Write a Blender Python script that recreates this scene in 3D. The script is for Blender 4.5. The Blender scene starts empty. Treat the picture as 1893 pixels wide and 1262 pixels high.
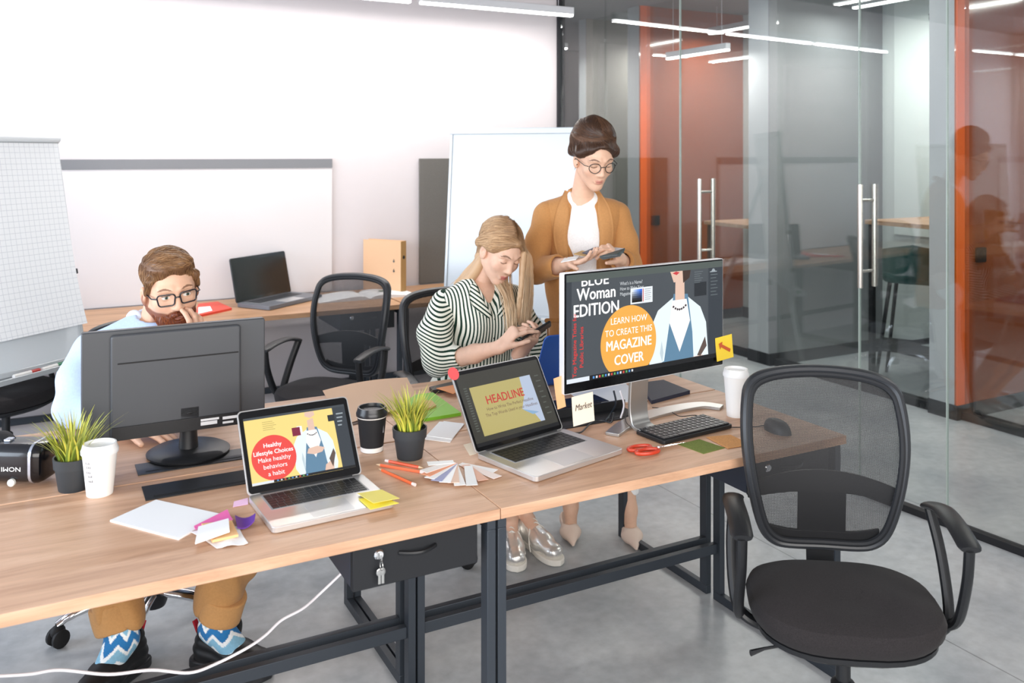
import bpy, math, random
import numpy as np
from mathutils import Matrix, Vector
R = math.radians
SC = bpy.context.scene; COL = SC.collection
# ---------------------------------------------------------------- camera, world, lights, exposure
FPX = 1637.0; HZ = 283.0; CH = 1.6; T = 0.745          # focal length in px, eye-level row, eye height, desk height
cd = bpy.data.cameras.new('camera'); cam = bpy.data.objects.new('camera', cd); COL.objects.link(cam)
cam.location = (0, 0, CH); cam.rotation_euler = (R(90), 0, 0)
cd.sensor_width = 36; cd.lens = 36 * FPX / 1893; cd.shift_y = -(631 - HZ) / 1893; cd.clip_start = .05
cd.dof.use_dof = True; cd.dof.focus_distance = 2.8; cd.dof.aperture_fstop = 4.0
SC.camera = cam
SC.view_settings.view_transform = 'Standard'; SC.view_settings.look = 'None'
SC.view_settings.gamma = 1; SC.view_settings.use_curve_mapping = False
SC.view_settings.exposure = 0.24
w = bpy.data.worlds.new('sky'); SC.world = w; w.use_nodes = True
w.node_tree.nodes['Background'].inputs[0].default_value = (.80, .90, 1, 1)
w.node_tree.nodes['Background'].inputs[1].default_value = 1.0
TH = R(28.0); P0 = Vector((-.027, 2.131)); U = Vector((math.cos(TH), math.sin(TH))); V = Vector((-math.sin(TH), math.cos(TH)))
def W(u, v, z=0): p = P0 + U * u + V * v; return Vector((p.x, p.y, z))
def UV(x, y): d = Vector((x, y)) - P0; return d.dot(U), d.dot(V)
def PX(px, py, Y): return Vector(((px - 946) / FPX * Y, Y, CH - (py - HZ) / FPX * Y))
def PT(px, py, z=T): return PX(px, py, FPX * (CH - z) / (py - HZ))
def area(name, loc, to, sx, sy, power, col=(1, 1, 1)):
    l = bpy.data.lights.new(name, 'AREA'); l.shape = 'RECTANGLE'; l.size = sx; l.size_y = sy; l.energy = power; l.color = col
    o = bpy.data.objects.new(name, l); COL.objects.link(o); o.location = loc
    o.rotation_euler = (Vector(to) - Vector(loc)).to_track_quat('-Z', 'Y').to_euler(); return o
# daylight entering through the windows of the left wall and of the wall behind the camera
area('window_daylight_left', W(-4.35, .6, 1.75), W(0, .8, 1.1), 5.0, 1.9, 195, (.76, .87, 1))
area('window_daylight_front', W(-1.2, -3.35, 1.75), W(-.8, 2, 1.15), 5.6, 1.9, 185, (1, .95, .89))
# ---------------------------------------------------------------- helpers
def s2l(c):
    if isinstance(c, str): c = [int(c[i:i + 2], 16) / 255 for i in (0, 2, 4)]
    return tuple(x / 12.92 if x <= .04045 else ((x + .055) / 1.055) ** 2.4 for x in c)
MATS = {}
def mat(name, col='888888', rough=.5, metal=0, emis=0, spec=.5, trans=0, noise=0, nscale=60, bump=0, coat=0, alpha=1, sheen=0):
    if name in MATS: return MATS[name]
    m = bpy.data.materials.new(name); m.use_nodes = True; nt = m.node_tree; b = nt.nodes['Principled BSDF']
    c = (*s2l(col), 1); b.inputs['Base Color'].default_value = c; b.inputs['Roughness'].default_value = rough
    b.inputs['Metallic'].default_value = metal; b.inputs['Specular IOR Level'].default_value = spec
    b.inputs['Transmission Weight'].default_value = trans; b.inputs['Coat Weight'].default_value = coat; b.inputs['Sheen Weight'].default_value = sheen
    if name.startswith('scr_'): b.inputs['Base Color'].default_value = (.012, .012, .012, 1)
    if emis: b.inputs['Emission Color'].default_value = c; b.inputs['Emission Strength'].default_value = emis
    if noise or bump:
        tc = nt.nodes.new('ShaderNodeTexCoord'); n = nt.nodes.new('ShaderNodeTexNoise'); n.inputs['Scale'].default_value = nscale; n.inputs['Detail'].default_value = 5
        nt.links.new(tc.outputs['Object'], n.inputs['Vector'])
        if noise:
            cr = nt.nodes.new('ShaderNodeValToRGB'); e = cr.color_ramp.elements; e[0].position = .3; e[1].position = .7
            e[0].color = (*[x * (1 - noise) for x in c[:3]], 1); e[1].color = (*[min(1, x * (1 + noise)) for x in c[:3]], 1)
            nt.links.new(n.outputs['Fac'], cr.inputs[0]); nt.links.new(cr.outputs[0], b.inputs['Base Color'])
        if bump:
            bp = nt.nodes.new('ShaderNodeBump'); bp.inputs['Strength'].default_value = bump; bp.inputs['Distance'].default_value = .002
            nt.links.new(n.outputs['Fac'], bp.inputs['Height']); nt.links.new(bp.outputs[0], b.inputs['Normal'])
    MATS[name] = m; return m
def wood(name, c1, c2, c3, rough=.42):
    m = bpy.data.materials.new(name); m.use_nodes = True; nt = m.node_tree; L = nt.links.new; b = nt.nodes['Principled BSDF']; N = nt.nodes.new
    tc = N('ShaderNodeTexCoord'); mp = N('ShaderNodeMapping'); mp.inputs['Scale'].default_value = (1.1, 9, 9); L(tc.outputs['Object'], mp.inputs[0])
    n = N('ShaderNodeTexNoise'); n.inputs['Scale'].default_value = 1.6; n.inputs['Detail'].default_value = 8; n.inputs['Roughness'].default_value = .62; n.inputs['Distortion'].default_value = .9; L(mp.outputs[0], n.inputs[0])
    cr = N('ShaderNodeValToRGB'); e = cr.color_ramp.elements; e[0].position = .28; e[0].color = (*s2l(c3), 1); e[1].position = .72; e[1].color = (*s2l(c1), 1)
    k = e.new(.5); k.color = (*s2l(c2), 1); L(n.outputs[0], cr.inputs[0])
    mp2 = N('ShaderNodeMapping'); mp2.inputs['Scale'].default_value = (6, 220, 220); L(tc.outputs['Object'], mp2.inputs[0])
    n2 = N('ShaderNodeTexNoise'); n2.inputs['Scale'].default_value = 1.5; n2.inputs['Detail'].default_value = 3; L(mp2.outputs[0], n2.inputs[0])
    mx = N('ShaderNodeMix'); mx.data_type = 'RGBA'; mx.blend_type = 'MULTIPLY'; mx.inputs[0].default_value = .35; L(cr.outputs[0], mx.inputs[6]); L(n2.outputs[1 if False else 0], mx.inputs[7])
    mr = N('ShaderNodeMapRange'); mr.inputs[1].default_value = .3; mr.inputs[2].default_value = .7; mr.inputs[3].default_value = .72; mr.inputs[4].default_value = 1.12; L(n2.outputs[0], mr.inputs[0]); L(mr.outputs[0], mx.inputs[7])
    L(mx.outputs[2], b.inputs['Base Color']); b.inputs['Roughness'].default_value = rough; MATS[name] = m; return m
class MB:
    def __init__(s): s.v = []; s.f = []; s.m = []; s.M = Matrix.Identity(4); s.mats = []
    def mi(s, m):
        if m not in s.mats: s.mats.append(m)
        return s.mats.index(m)
    def add(s, vs, fs, m=None):
        k = s.mi(m) if m else 0; o = len(s.v); M = s.M
        s.v += [tuple(M @ Vector(p)) for p in vs]; s.f += [tuple(i + o for i in f) for f in fs]; s.m += [k] * len(fs); return s
    def box(s, x0, x1, y0, y1, z0, z1, m=None):
        s.add([(x, y, z) for x in (x0, x1) for y in (y0, y1) for z in (z0, z1)],
              [(0, 1, 3, 2), (4, 6, 7, 5), (0, 4, 5, 1), (2, 3, 7, 6), (0, 2, 6, 4), (1, 5, 7, 3)], m); return s
    def rings(s, rings, m=None, cap=True, closed=False):
        n = len(rings[0]); vs = [p for r in rings for p in r]; fs = []; k = len(rings)
        for i in range(k if closed else k - 1):
            a = i * n; b = ((i + 1) % k) * n
            for j in range(n): fs.append((a + j, a + (j + 1) % n, b + (j + 1) % n, b + j))
        if cap and not closed: fs.append(tuple(range(n))[::-1]); fs.append(tuple((k - 1) * n + j for j in range(n)))
        s.add(vs, fs, m); return s
    def lathe(s, prof, n=28, m=None, cx=0, cy=0, cap=True):
        s.rings([[(cx + r * math.cos(2 * math.pi * j / n), cy + r * math.sin(2 * math.pi * j / n), z) for j in range(n)] for r, z in prof], m, cap); return s
    def tube(s, path, r, n=10, m=None, closed=False, flat=None, up=None, cap=True):
        P = [Vector(p) for p in path]; k = len(P); rs = r if isinstance(r, (list, tuple)) else [r] * k
        a, b = flat if flat else (1, 1); rings = []; nrm = None
        for i in range(k):
            t = (P[(i + 1) % k] - P[i - 1]) if (closed or 0 < i < k - 1) else (P[1] - P[0] if i == 0 else P[-1] - P[-2])
            t.normalize()
            if up is not None: nn = Vector(up) - t * t.dot(Vector(up))
            elif nrm is None: nn = t.orthogonal()
            else: nn = nrm - t * t.dot(nrm)
            if nn.length < 1e-6: nn = t.orthogonal()
            nrm = nn.normalized(); bi = t.cross(nrm)
            rings.append([tuple(P[i] + (nrm * math.cos(2 * math.pi * j / n) * a + bi * math.sin(2 * math.pi * j / n) * b) * rs[i]) for j in range(n)])
        s.rings(rings, m, cap, closed); return s
    def prism(s, pts, z0, z1, m=None):
        n = len(pts); s.add([(x, y, z0) for x, y in pts] + [(x, y, z1) for x, y in pts],
              [tuple(range(n))[::-1], tuple(range(n, 2 * n))] + [(i, (i + 1) % n, n + (i + 1) % n, n + i) for i in range(n)], m); return s
    def ell(s, c, r, n=20, k=12, m=None):
        rr = []
        for i in range(k + 1):
            a = -math.pi / 2 + math.pi * i / k; q = max(math.cos(a), .001)
            rr.append([(c[0] + r[0] * q * math.cos(2 * math.pi * j / n), c[1] + r[1] * q * math.sin(2 * math.pi * j / n), c[2] + r[2] * math.sin(a)) for j in range(n)])
        s.rings(rr, m); return s
    def obj(s, name, parent=None, m=None, bev=0, smooth=35, seg=2, loc=None, rotz=0):
        me = bpy.data.meshes.new(name); me.from_pydata(s.v, [], s.f)
        ms = s.mats if s.mats else [m]
        for x in ms: me.materials.append(x)
        if len(ms) > 1: me.polygons.foreach_set('material_index', s.m)
        me.update(); return link(name, me, parent, bev, smooth, seg, loc, rotz)
def link(name, me, parent=None, bev=0, smooth=35, seg=2, loc=None, rotz=0):
    if smooth:
        me.polygons.foreach_set('use_smooth', [True] * len(me.polygons)); me.set_sharp_from_angle(angle=R(smooth))
    o = bpy.data.objects.new(name, me); COL.objects.link(o); o.parent = parent
    if loc is not None: o.location = loc
    o.rotation_euler.z = rotz
    if bev:
        b = o.modifiers.new('bevel', 'BEVEL'); b.width = bev; b.segments = seg; b.limit_method = 'ANGLE'; b.angle_limit = R(40); b.harden_normals = False
    return o
def tag(o, label=None, cat=None, group=None, kind=None):
    if label: o['label'] = label
    if cat: o['category'] = cat
    if group: o['group'] = group
    if kind: o['kind'] = kind
    return o
def thing(name, label, cat, loc=(0, 0, 0), rotz=0, group=None):
    o = bpy.data.objects.new(name, None); COL.objects.link(o); o.empty_display_size = .05
    o.location = loc; o.rotation_euler.z = rotz; return tag(o, label, cat, group)
def struct(name, mb, m=None, bev=0, uv=True):
    o = mb.obj(name, None, m, bev, loc=(P0.x, P0.y, 0) if uv else None, rotz=TH if uv else 0); o['kind'] = 'structure'; return o
def copy_tree(o, parent=None):
    c = o.copy(); COL.objects.link(c); c.parent = parent
    for ch in [x for x in bpy.data.objects if x.parent == o]: copy_tree(ch, c)
    return c
def cat_rom(pts, n=6, closed=False):
    P = [Vector(p) for p in pts]; out = []; k = len(P)
    for i in range(k if closed else k - 1):
        a = P[(i - 1) % k] if (closed or i > 0) else P[0]; b = P[i]; c = P[(i + 1) % k]; d = P[(i + 2) % k] if (closed or i + 2 < k) else P[-1]
        for j in range(n):
            t = j / n; out.append(.5 * ((2 * b) + (c - a) * t + (2 * a - 5 * b + 4 * c - d) * t * t + (3 * b - 3 * c + d - a) * t ** 3))
    if not closed: out.append(P[-1])
    return out
def rrect(w, h, r, n=5, cx=0, cy=0):
    o = []
    for sx, sy, a0 in ((1, 1, 0), (-1, 1, 90), (-1, -1, 180), (1, -1, 270)):
        for i in range(n + 1):
            a = R(a0 + 90 * i / n); o.append((cx + sx * (w / 2 - r) + r * math.cos(a), cy + sy * (h / 2 - r) + r * math.sin(a)))
    return o
def text_geo(s, size=1, bold=0, align='CENTER', xs=1, shear=0):
    c = bpy.data.curves.new('t', 'FONT'); c.body = s; c.size = size; c.align_x = align; c.offset = bold * size; c.resolution_u = 3; c.space_line = 1; c.shear = shear
    o = bpy.data.objects.new('t', c); COL.objects.link(o); bpy.context.view_layer.update()
    me = o.evaluated_get(bpy.context.evaluated_depsgraph_get()).to_mesh()
    vs = [(v.co.x * xs, v.co.y, 0) for v in me.vertices]; fs = [tuple(p.vertices) for p in me.polygons]
    o.to_mesh_clear(); bpy.data.objects.remove(o); bpy.data.curves.remove(c); return vs, fs
def put_text(mb, s, x, y, z, size, m, bold=0, align='CENTER', xs=1, rot=0, shear=0):
    vs, fs = text_geo(s, size, 0, align, xs, shear); c, q = math.cos(rot), math.sin(rot); o = bold * size * 1.4
    for k, (dx, dy) in enumerate([(0, 0)] if not bold else [(-o, 0), (o, 0), (0, o * .6), (0, -o * .6)]): mb.add([(x + (a + dx) * c - (b + dy) * q, y + (a + dx) * q + (b + dy) * c, z + k * 1e-5) for a, b, _ in vs], fs, m)
# ---------------------------------------------------------------- SDF surface builder for bodies, clothes, hair
def snet(d, org, h):
    s = d < 0; cnt = np.zeros(tuple(n - 1 for n in d.shape), np.int8)
    for a in (0, 1):
        for b in (0, 1):
            for c in (0, 1): cnt += s[a:a + cnt.shape[0], b:b + cnt.shape[1], c:c + cnt.shape[2]]
    ijk = np.argwhere((cnt > 0) & (cnt < 8)); idx = -np.ones(cnt.shape, np.int64); idx[tuple(ijk.T)] = np.arange(len(ijk))
    acc = np.zeros((len(ijk), 3)); num = np.zeros(len(ijk))
    for ax in range(3):
        e = np.zeros(3, int); e[ax] = 1; o1, o2 = [q for q in range(3) if q != ax]
        for a in (0, 1):
            for b in (0, 1):
                off = np.zeros(3, int); off[o1] = a; off[o2] = b
                p = ijk + off; q = p + e; d0 = d[tuple(p.T)]; d1 = d[tuple(q.T)]; mk = (d0 < 0) != (d1 < 0)
                t = np.where(mk, d0 / np.where(mk, d0 - d1, 1), 0); pt = off + t[:, None] * e
                acc += pt * mk[:, None]; num += mk
    v = (ijk + acc / num[:, None]) * h + org; F = []
    for ax in range(3):
        o1, o2 = [(1, 2), (2, 0), (0, 1)][ax]; e = np.zeros(3, int); e[ax] = 1
        sl0 = [slice(None)] * 3; sl1 = [slice(None)] * 3; sl0[ax] = slice(0, -1); sl1[ax] = slice(1, None)
        ed = np.argwhere(s[tuple(sl0)] != s[tuple(sl1)]); ok = (ed[:, o1] > 0) & (ed[:, o2] > 0) & (ed[:, o1] < d.shape[o1] - 1) & (ed[:, o2] < d.shape[o2] - 1); ed = ed[ok]
        if not len(ed): continue
        q = []
        for a, b in ((-1, -1), (0, -1), (0, 0), (-1, 0)):
            c = ed.copy(); c[:, o1] += a; c[:, o2] += b; q.append(idx[tuple(c.T)])
        q = np.stack(q, 1); ins = s[tuple(ed.T)]; q[~ins] = q[~ins][:, ::-1]; F.append(q)
    return v, np.concatenate(F)
class SD:
    """prims: kind, data, radius, k(blend), op"""
    def __init__(s): s.p = []
    def cap(s, a, b, ra, rb=None, k=.02, sq=None, op='+'):      # sq = (axis, factor): squash across axis
        s.p.append(('c', np.array(a, float), np.array(b, float), ra, ra if rb is None else rb, k, sq, op)); return s
    def ell(s, c, r, k=.02, rot=None, op='+'):
        s.p.append(('e', np.array(c, float), np.array(r, float), None if rot is None else np.array(rot.to_3x3()), 0, k, None, op)); return s
    def chain(s, pts, rs, k=.02, sq=None):
        for i in range(len(pts) - 1): s.cap(pts[i], pts[i + 1], rs[i], rs[i + 1], k, sq)
        return s
    def half(s, n, c, k=.004, op='&'):                           # keep where n.p < c
        s.p.append(('h', np.array(n, float) / np.linalg.norm(n), c / np.linalg.norm(n), 0, 0, k, None, op)); return s
    def box(s): 
        lo = np.full(3, 1e9); hi = -lo
        for q in s.p:
            if q[7] != '+': continue
            b = s.bb(q); lo = np.minimum(lo, b[0]); hi = np.maximum(hi, b[1])
        return lo, hi
    def bb(s, q):
        if q[0] == 'c':
            r = max(q[3], q[4]); r *= max(1, q[6][1]) if q[6] else 1
            return np.minimum(q[1], q[2]) - r, np.maximum(q[1], q[2]) + r
        r = q[2] if q[3] is None else np.full(3, q[2].max()); return q[1] - r, q[1] + r
    def dist(s, q, X, Y, Z):
        if q[0] == 'h': n = q[1]; return X * n[0] + Y * n[1] + Z * n[2] - q[2]
        x, y, z = X - q[1][0], Y - q[1][1], Z - q[1][2]
        if q[0] == 'e':
            if q[3] is not None:
                m = q[3].T; x, y, z = (m[0, 0] * x + m[0, 1] * y + m[0, 2] * z, m[1, 0] * x + m[1, 1] * y + m[1, 2] * z, m[2, 0] * x + m[2, 1] * y + m[2, 2] * z)
            r = q[2]; a, b, c = x / r[0], y / r[1], z / r[2]; k0 = np.sqrt(a * a + b * b + c * c) + 1e-9
            k1 = np.sqrt((a / r[0]) ** 2 + (b / r[1]) ** 2 + (c / r[2]) ** 2) + 1e-9; return k0 * (k0 - 1) / k1
        ba = q[2] - q[1]
        if q[6]:
            n = np.array(q[6][0], float); n /= np.linalg.norm(n); f = 1 / q[6][1] - 1; dt = (x * n[0] + y * n[1] + z * n[2]) * f
            x, y, z = x + n[0] * dt, y + n[1] * dt, z + n[2] * dt; ba = ba + n * (ba @ n) * f
        L = ba @ ba + 1e-12; t = np.clip((x * ba[0] + y * ba[1] + z * ba[2]) / L, 0, 1)
        dd = np.sqrt((x - ba[0] * t) ** 2 + (y - ba[1] * t) ** 2 + (z - ba[2] * t) ** 2) - (q[3] + (q[4] - q[3]) * t)
        return dd * (q[6][1] if q[6] and q[6][1] < 1 else 1)
    def mesh(s, h, disp=None, smooth=0):
        lo, hi = s.box(); lo = lo - .03; hi = hi + .03; n = np.ceil((hi - lo) / h).astype(int) + 1
        ax = [lo[i] + h * np.arange(n[i]) for i in range(3)]; d = np.full(tuple(n), 9.0, np.float32)
        for q in s.p:
            k = q[5]
            if q[0] == 'h': sl = (slice(None),) * 3
            else:
                b = s.bb(q); sl = tuple(slice(max(0, int((b[0][i] - k - 3 * h - lo[i]) / h)), int((b[1][i] + k + 3 * h - lo[i]) / h) + 2) for i in range(3))
            X = ax[0][sl[0]][:, None, None]; Y = ax[1][sl[1]][None, :, None]; Z = ax[2][sl[2]][None, None, :]
            e = s.dist(q, X, Y, Z).astype(np.float32); a = d[sl]
            if q[7] == '+': hh = np.maximum(k - abs(a - e), 0) / k; d[sl] = np.minimum(a, e) - hh * hh * k / 4
            else:
                if q[7] == '-': e = -e
                hh = np.maximum(k - abs(a - e), 0) / k; d[sl] = np.maximum(a, e) + hh * hh * k / 4
        if disp is not None: 
            nearm = abs(d) < .05; i, j, k = np.nonzero(nearm); d[nearm] += disp(ax[0][i], ax[1][j], ax[2][k]).astype(np.float32)
        v, f = snet(d, lo, h)
        for _ in range(smooth):
            e = np.concatenate([f[:, [0, 1]], f[:, [1, 2]], f[:, [2, 3]], f[:, [3, 0]]]); a = np.zeros_like(v); c = np.zeros(len(v))
            np.add.at(a, e[:, 0], v[e[:, 1]]); np.add.at(a, e[:, 1], v[e[:, 0]]); np.add.at(c, e[:, 0], 1); np.add.at(c, e[:, 1], 1); v = .5 * v + .5 * a / c[:, None]
        return v, f
def folds(amp, seed, freq=38, n=4, ax=(1, 1, .5)):
    rg = np.random.RandomState(seed); K = [(rg.randn(3) * np.array(ax) * freq, rg.rand() * 6.3) for _ in range(n)]
    def g(x, y, z):
        s = 0
        for kk, ph in K: s = s + np.sin(kk[0] * x + kk[1] * y + kk[2] * z + ph + 1.3 * np.sin(9 * z + 5 * x + ph))
        return amp * s / n
    return g
def normals(v, f):
    n = np.zeros_like(v); fn = np.cross(v[f[:, 2]] - v[f[:, 0]], v[f[:, 3]] - v[f[:, 1]])
    for i in range(4): np.add.at(n, f[:, i], fn)
    return n / (np.linalg.norm(n, axis=1)[:, None] + 1e-12)
class Geo:
    """joins several vertex/face sets, with a colour and a scalar per vertex"""
    def __init__(s): s.V = []; s.F = []; s.C = []; s.S = []; s.n = 0
    def add(s, v, f, col=(1, 1, 1), st=0):
        n = len(v); s.V.append(np.asarray(v)); s.F += (np.asarray(f) + s.n).tolist(); c = np.asarray(col, float)
        s.C.append(np.broadcast_to(c if c.ndim == 2 else c[None, :3], (n, 3))); s.S.append(np.broadcast_to(np.asarray(st, float), (n,))); s.n += n; return s
    def obj(s, name, parent, m, origin=(0, 0, 0), smooth=180):
        v = np.concatenate(s.V) - np.array(origin); me = bpy.data.meshes.new(name); me.from_pydata(v.tolist(), [], s.F)
        a = me.attributes.new('col', 'FLOAT_COLOR', 'POINT'); c = np.concatenate(s.C); a.data.foreach_set('color', np.c_[c, np.ones(len(c))].ravel())
        b = me.attributes.new('st', 'FLOAT', 'POINT'); b.data.foreach_set('value', np.concatenate(s.S)); me.materials.append(m); me.update()
        me.polygons.foreach_set('use_smooth', [True] * len(me.polygons))
        o = bpy.data.objects.new(name, me); COL.objects.link(o); o.parent = parent; return o
def tubes(paths, r, n=4):
    V_, F_ = [], []; o = 0
    for P in paths:
        P = np.asarray(P, float); k = len(P); t = np.gradient(P, axis=0); t /= np.linalg.norm(t, axis=1)[:, None] + 1e-9
        ref = np.array([.31, .52, .79]); a = np.cross(t, ref); a /= np.linalg.norm(a, axis=1)[:, None] + 1e-9; b = np.cross(t, a)
        rr = r * np.minimum(1, np.linspace(.6, 1.4, k)) * np.where(np.arange(k) == k - 1, .25, 1)
        ring = np.stack([P + (a * math.cos(2 * math.pi * j / n) + b * math.sin(2 * math.pi * j / n)) * rr[:, None] for j in range(n)], 1).reshape(-1, 3)
        for i in range(k - 1):
            for j in range(n): F_.append((o + i * n + j, o + i * n + (j + 1) % n, o + (i + 1) * n + (j + 1) % n, o + (i + 1) * n + j))
        V_.append(ring); o += k * n
    return np.concatenate(V_), np.array(F_)
def attr_mat(name, rough=.5, noise=0, sss=0, spec=.5, sheen=0, streak=0, nscale=80):
    m = bpy.data.materials.new(name); m.use_nodes = True; nt = m.node_tree; b = nt.nodes['Principled BSDF']; N = nt.nodes.new; L = nt.links.new
    a = N('ShaderNodeAttribute'); a.attribute_name = 'col'; b.inputs['Roughness'].default_value = rough; b.inputs['Specular IOR Level'].default_value = spec; b.inputs['Sheen Weight'].default_value = sheen
    if sss: b.inputs['Subsurface Weight'].default_value = sss; b.inputs['Subsurface Radius'].default_value = (.012, .005, .003); b.inputs['Subsurface Scale'].default_value = 1
    out = a.outputs['Color']
    if noise:
        tc = N('ShaderNodeTexCoord'); n = N('ShaderNodeTexNoise'); n.inputs['Scale'].default_value = nscale; L(tc.outputs['Object'], n.inputs[0])
        mr = N('ShaderNodeMapRange'); mr.inputs[1].default_value = .3; mr.inputs[2].default_value = .7; mr.inputs[3].default_value = 1 - noise; mr.inputs[4].default_value = 1 + noise; L(n.outputs[0], mr.inputs[0])
        mx = N('ShaderNodeMix'); mx.data_type = 'RGBA'; mx.blend_type = 'MULTIPLY'; mx.inputs[0].default_value = 1; L(out, mx.inputs[6]); L(mr.outputs[0], mx.inputs[7]); out = mx.outputs[2]
    L(out, b.inputs['Base Color']); MATS[name] = m; return m
# ---------------------------------------------------------------- materials
OAK = wood('oak_laminate', 'E0B99B', 'CEA384', 'AE8366'); OAK2 = wood('oak_laminate_dark', 'C79E7A', 'B48A68', '94704F')
STEEL = mat('dark_steel_paint', '3A4048', .45, .3); BLACK = mat('black_plastic', '17181B', .42); BLACKM = mat('black_matte', '15171C', .7); NAVY = mat('black_board', '1E2026', .55)
GREYP = mat('grey_plastic', '2A2C30', .4); CHROME = mat('chrome', 'E6E6E8', .08, 1); ALU = mat('aluminium', 'D5D3D2', .32, .75); SILV = mat('silver_plastic', 'D8D8DC', .35, .2)
WHITEP = mat('white_paper', 'F4F4F5', .7); WHITEC = mat('white_card_cup', 'EFEDEA', .5); RUBBER = mat('rubber', '101012', .7)
EMIT = mat('lamp_glow', 'FFFFFF', emis=9)
def glass_mat(name, tint=(.93, .95, .945), ior=1.5, boost=2.0):
    m = bpy.data.materials.new(name); m.use_nodes = True; nt = m.node_tree; nt.nodes.clear(); N = nt.nodes.new; L = nt.links.new
    o = N('ShaderNodeOutputMaterial'); t = N('ShaderNodeBsdfTransparent'); t.inputs[0].default_value = (*tint, 1); g = N('ShaderNodeBsdfGlossy'); g.inputs['Roughness'].default_value = 0
    ge = N('ShaderNodeNewGeometry'); dt = N('ShaderNodeVectorMath'); dt.operation = 'DOT_PRODUCT'; L(ge.outputs['Incoming'], dt.inputs[0]); L(ge.outputs['Normal'], dt.inputs[1])
    def mt(op, a, b=None):
        n = N('ShaderNodeMath'); n.operation = op
        for i, x in enumerate((a, b)):
            if x is None: continue
            if isinstance(x, (int, float)): n.inputs[i].default_value = x
            else: L(x, n.inputs[i])
        return n.outputs[0]
    f0 = ((ior - 1) / (ior + 1)) ** 2 * boost; sch = mt('POWER', mt('SUBTRACT', 1, mt('ABSOLUTE', dt.outputs['Value'])), 5); fr = mt('ADD', mt('MULTIPLY', sch, 1 - f0), f0)
    mx = N('ShaderNodeMixShader'); L(fr, mx.inputs[0]); L(t.outputs[0], mx.inputs[1]); L(g.outputs[0], mx.inputs[2]); L(mx.outputs[0], o.inputs[0]); MATS[name] = m; return m
GLASS = glass_mat('partition_glass'); LENS = glass_mat('spectacle_lens', (.96, .97, .97), 1.4, 1)
# ================================================================ setting
def floor_mat():
    m = bpy.data.materials.new('polished_concrete'); m.use_nodes = True; nt = m.node_tree; N = nt.nodes.new; L = nt.links.new; b = nt.nodes['Principled BSDF']
    tc = N('ShaderNodeTexCoord'); n = N('ShaderNodeTexNoise'); n.inputs['Scale'].default_value = 1.6; n.inputs['Detail'].default_value = 9; n.inputs['Roughness'].default_value = .62; L(tc.outputs['Object'], n.inputs[0])
    cr = N('ShaderNodeValToRGB'); e = cr.color_ramp.elements; e[0].position = .3; e[0].color = (*s2l('959BA1'), 1); e[1].position = .72; e[1].color = (*s2l('C8CACB'), 1); L(n.outputs[0], cr.inputs[0])
    n2 = N('ShaderNodeTexNoise'); n2.inputs['Scale'].default_value = 22; n2.inputs['Detail'].default_value = 6; L(tc.outputs['Object'], n2.inputs[0])
    mr = N('ShaderNodeMapRange'); mr.inputs[1].default_value = .3; mr.inputs[2].default_value = .7; mr.inputs[3].default_value = .88; mr.inputs[4].default_value = 1.08; L(n2.outputs[0], mr.inputs[0])
    mx = N('ShaderNodeMix'); mx.data_type = 'RGBA'; mx.blend_type = 'MULTIPLY'; mx.inputs[0].default_value = 1; L(cr.outputs[0], mx.inputs[6]); L(mr.outputs[0], mx.inputs[7])
    br = N('ShaderNodeTexBrick'); br.inputs['Scale'].default_value = 1; br.inputs['Brick Width'].default_value = 3; br.inputs['Row Height'].default_value = 3; br.inputs['Mortar Size'].default_value = .003; br.offset = 0
    br.inputs['Color1'].default_value = br.inputs['Color2'].default_value = (1, 1, 1, 1); br.inputs['Mortar'].default_value = (.55, .55, .55, 1)
    mp = N('ShaderNodeMapping'); mp.inputs['Location'].default_value = (1.35, 1.1, 0); L(tc.outputs['Object'], mp.inputs[0]); L(mp.outputs[0], br.inputs[0])
    m2 = N('ShaderNodeMix'); m2.data_type = 'RGBA'; m2.blend_type = 'MULTIPLY'; m2.inputs[0].default_value = 1; L(mx.outputs[2], m2.inputs[6]); L(br.outputs[0], m2.inputs[7])
    L(m2.outputs[2], b.inputs['Base Color']); mr2 = N('ShaderNodeMapRange'); mr2.inputs[3].default_value = .22; mr2.inputs[4].default_value = .42; L(n.outputs[0], mr2.inputs[0]); L(mr2.outputs[0], b.inputs['Roughness']); return m
G0 = Vector(UV(.334, 6.286)); G1 = Vector(UV(2.039, 3.525)); GD = (G1 - G0)                       # glass line in u,v; length
GL = GD.length; GA = math.atan2(GD.y, GD.x)
def gp(t): return G0 + GD * t
struct('floor', MB().box(-4.6, 7.2, -3.8, 8.2, -.05, 0), floor_mat())
WALLM = mat('white_wall_paint', 'CFC8CA', .75, noise=.01, nscale=8)
struct('ceiling', MB().box(-4.6, 7.2, -3.8, 8.2, 2.95, 3.0), mat('ceiling_paint', '8D8D90', .8))
struct('wall_back', MB().box(-4.6, G0.x - .02, 3.5, 3.62, 0, 2.95), WALLM)
struct('trim_1', MB().box(G0.x - .02, G0.x + .03, 3.47, 3.62, 0, 2.95), BLACKM)
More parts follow.
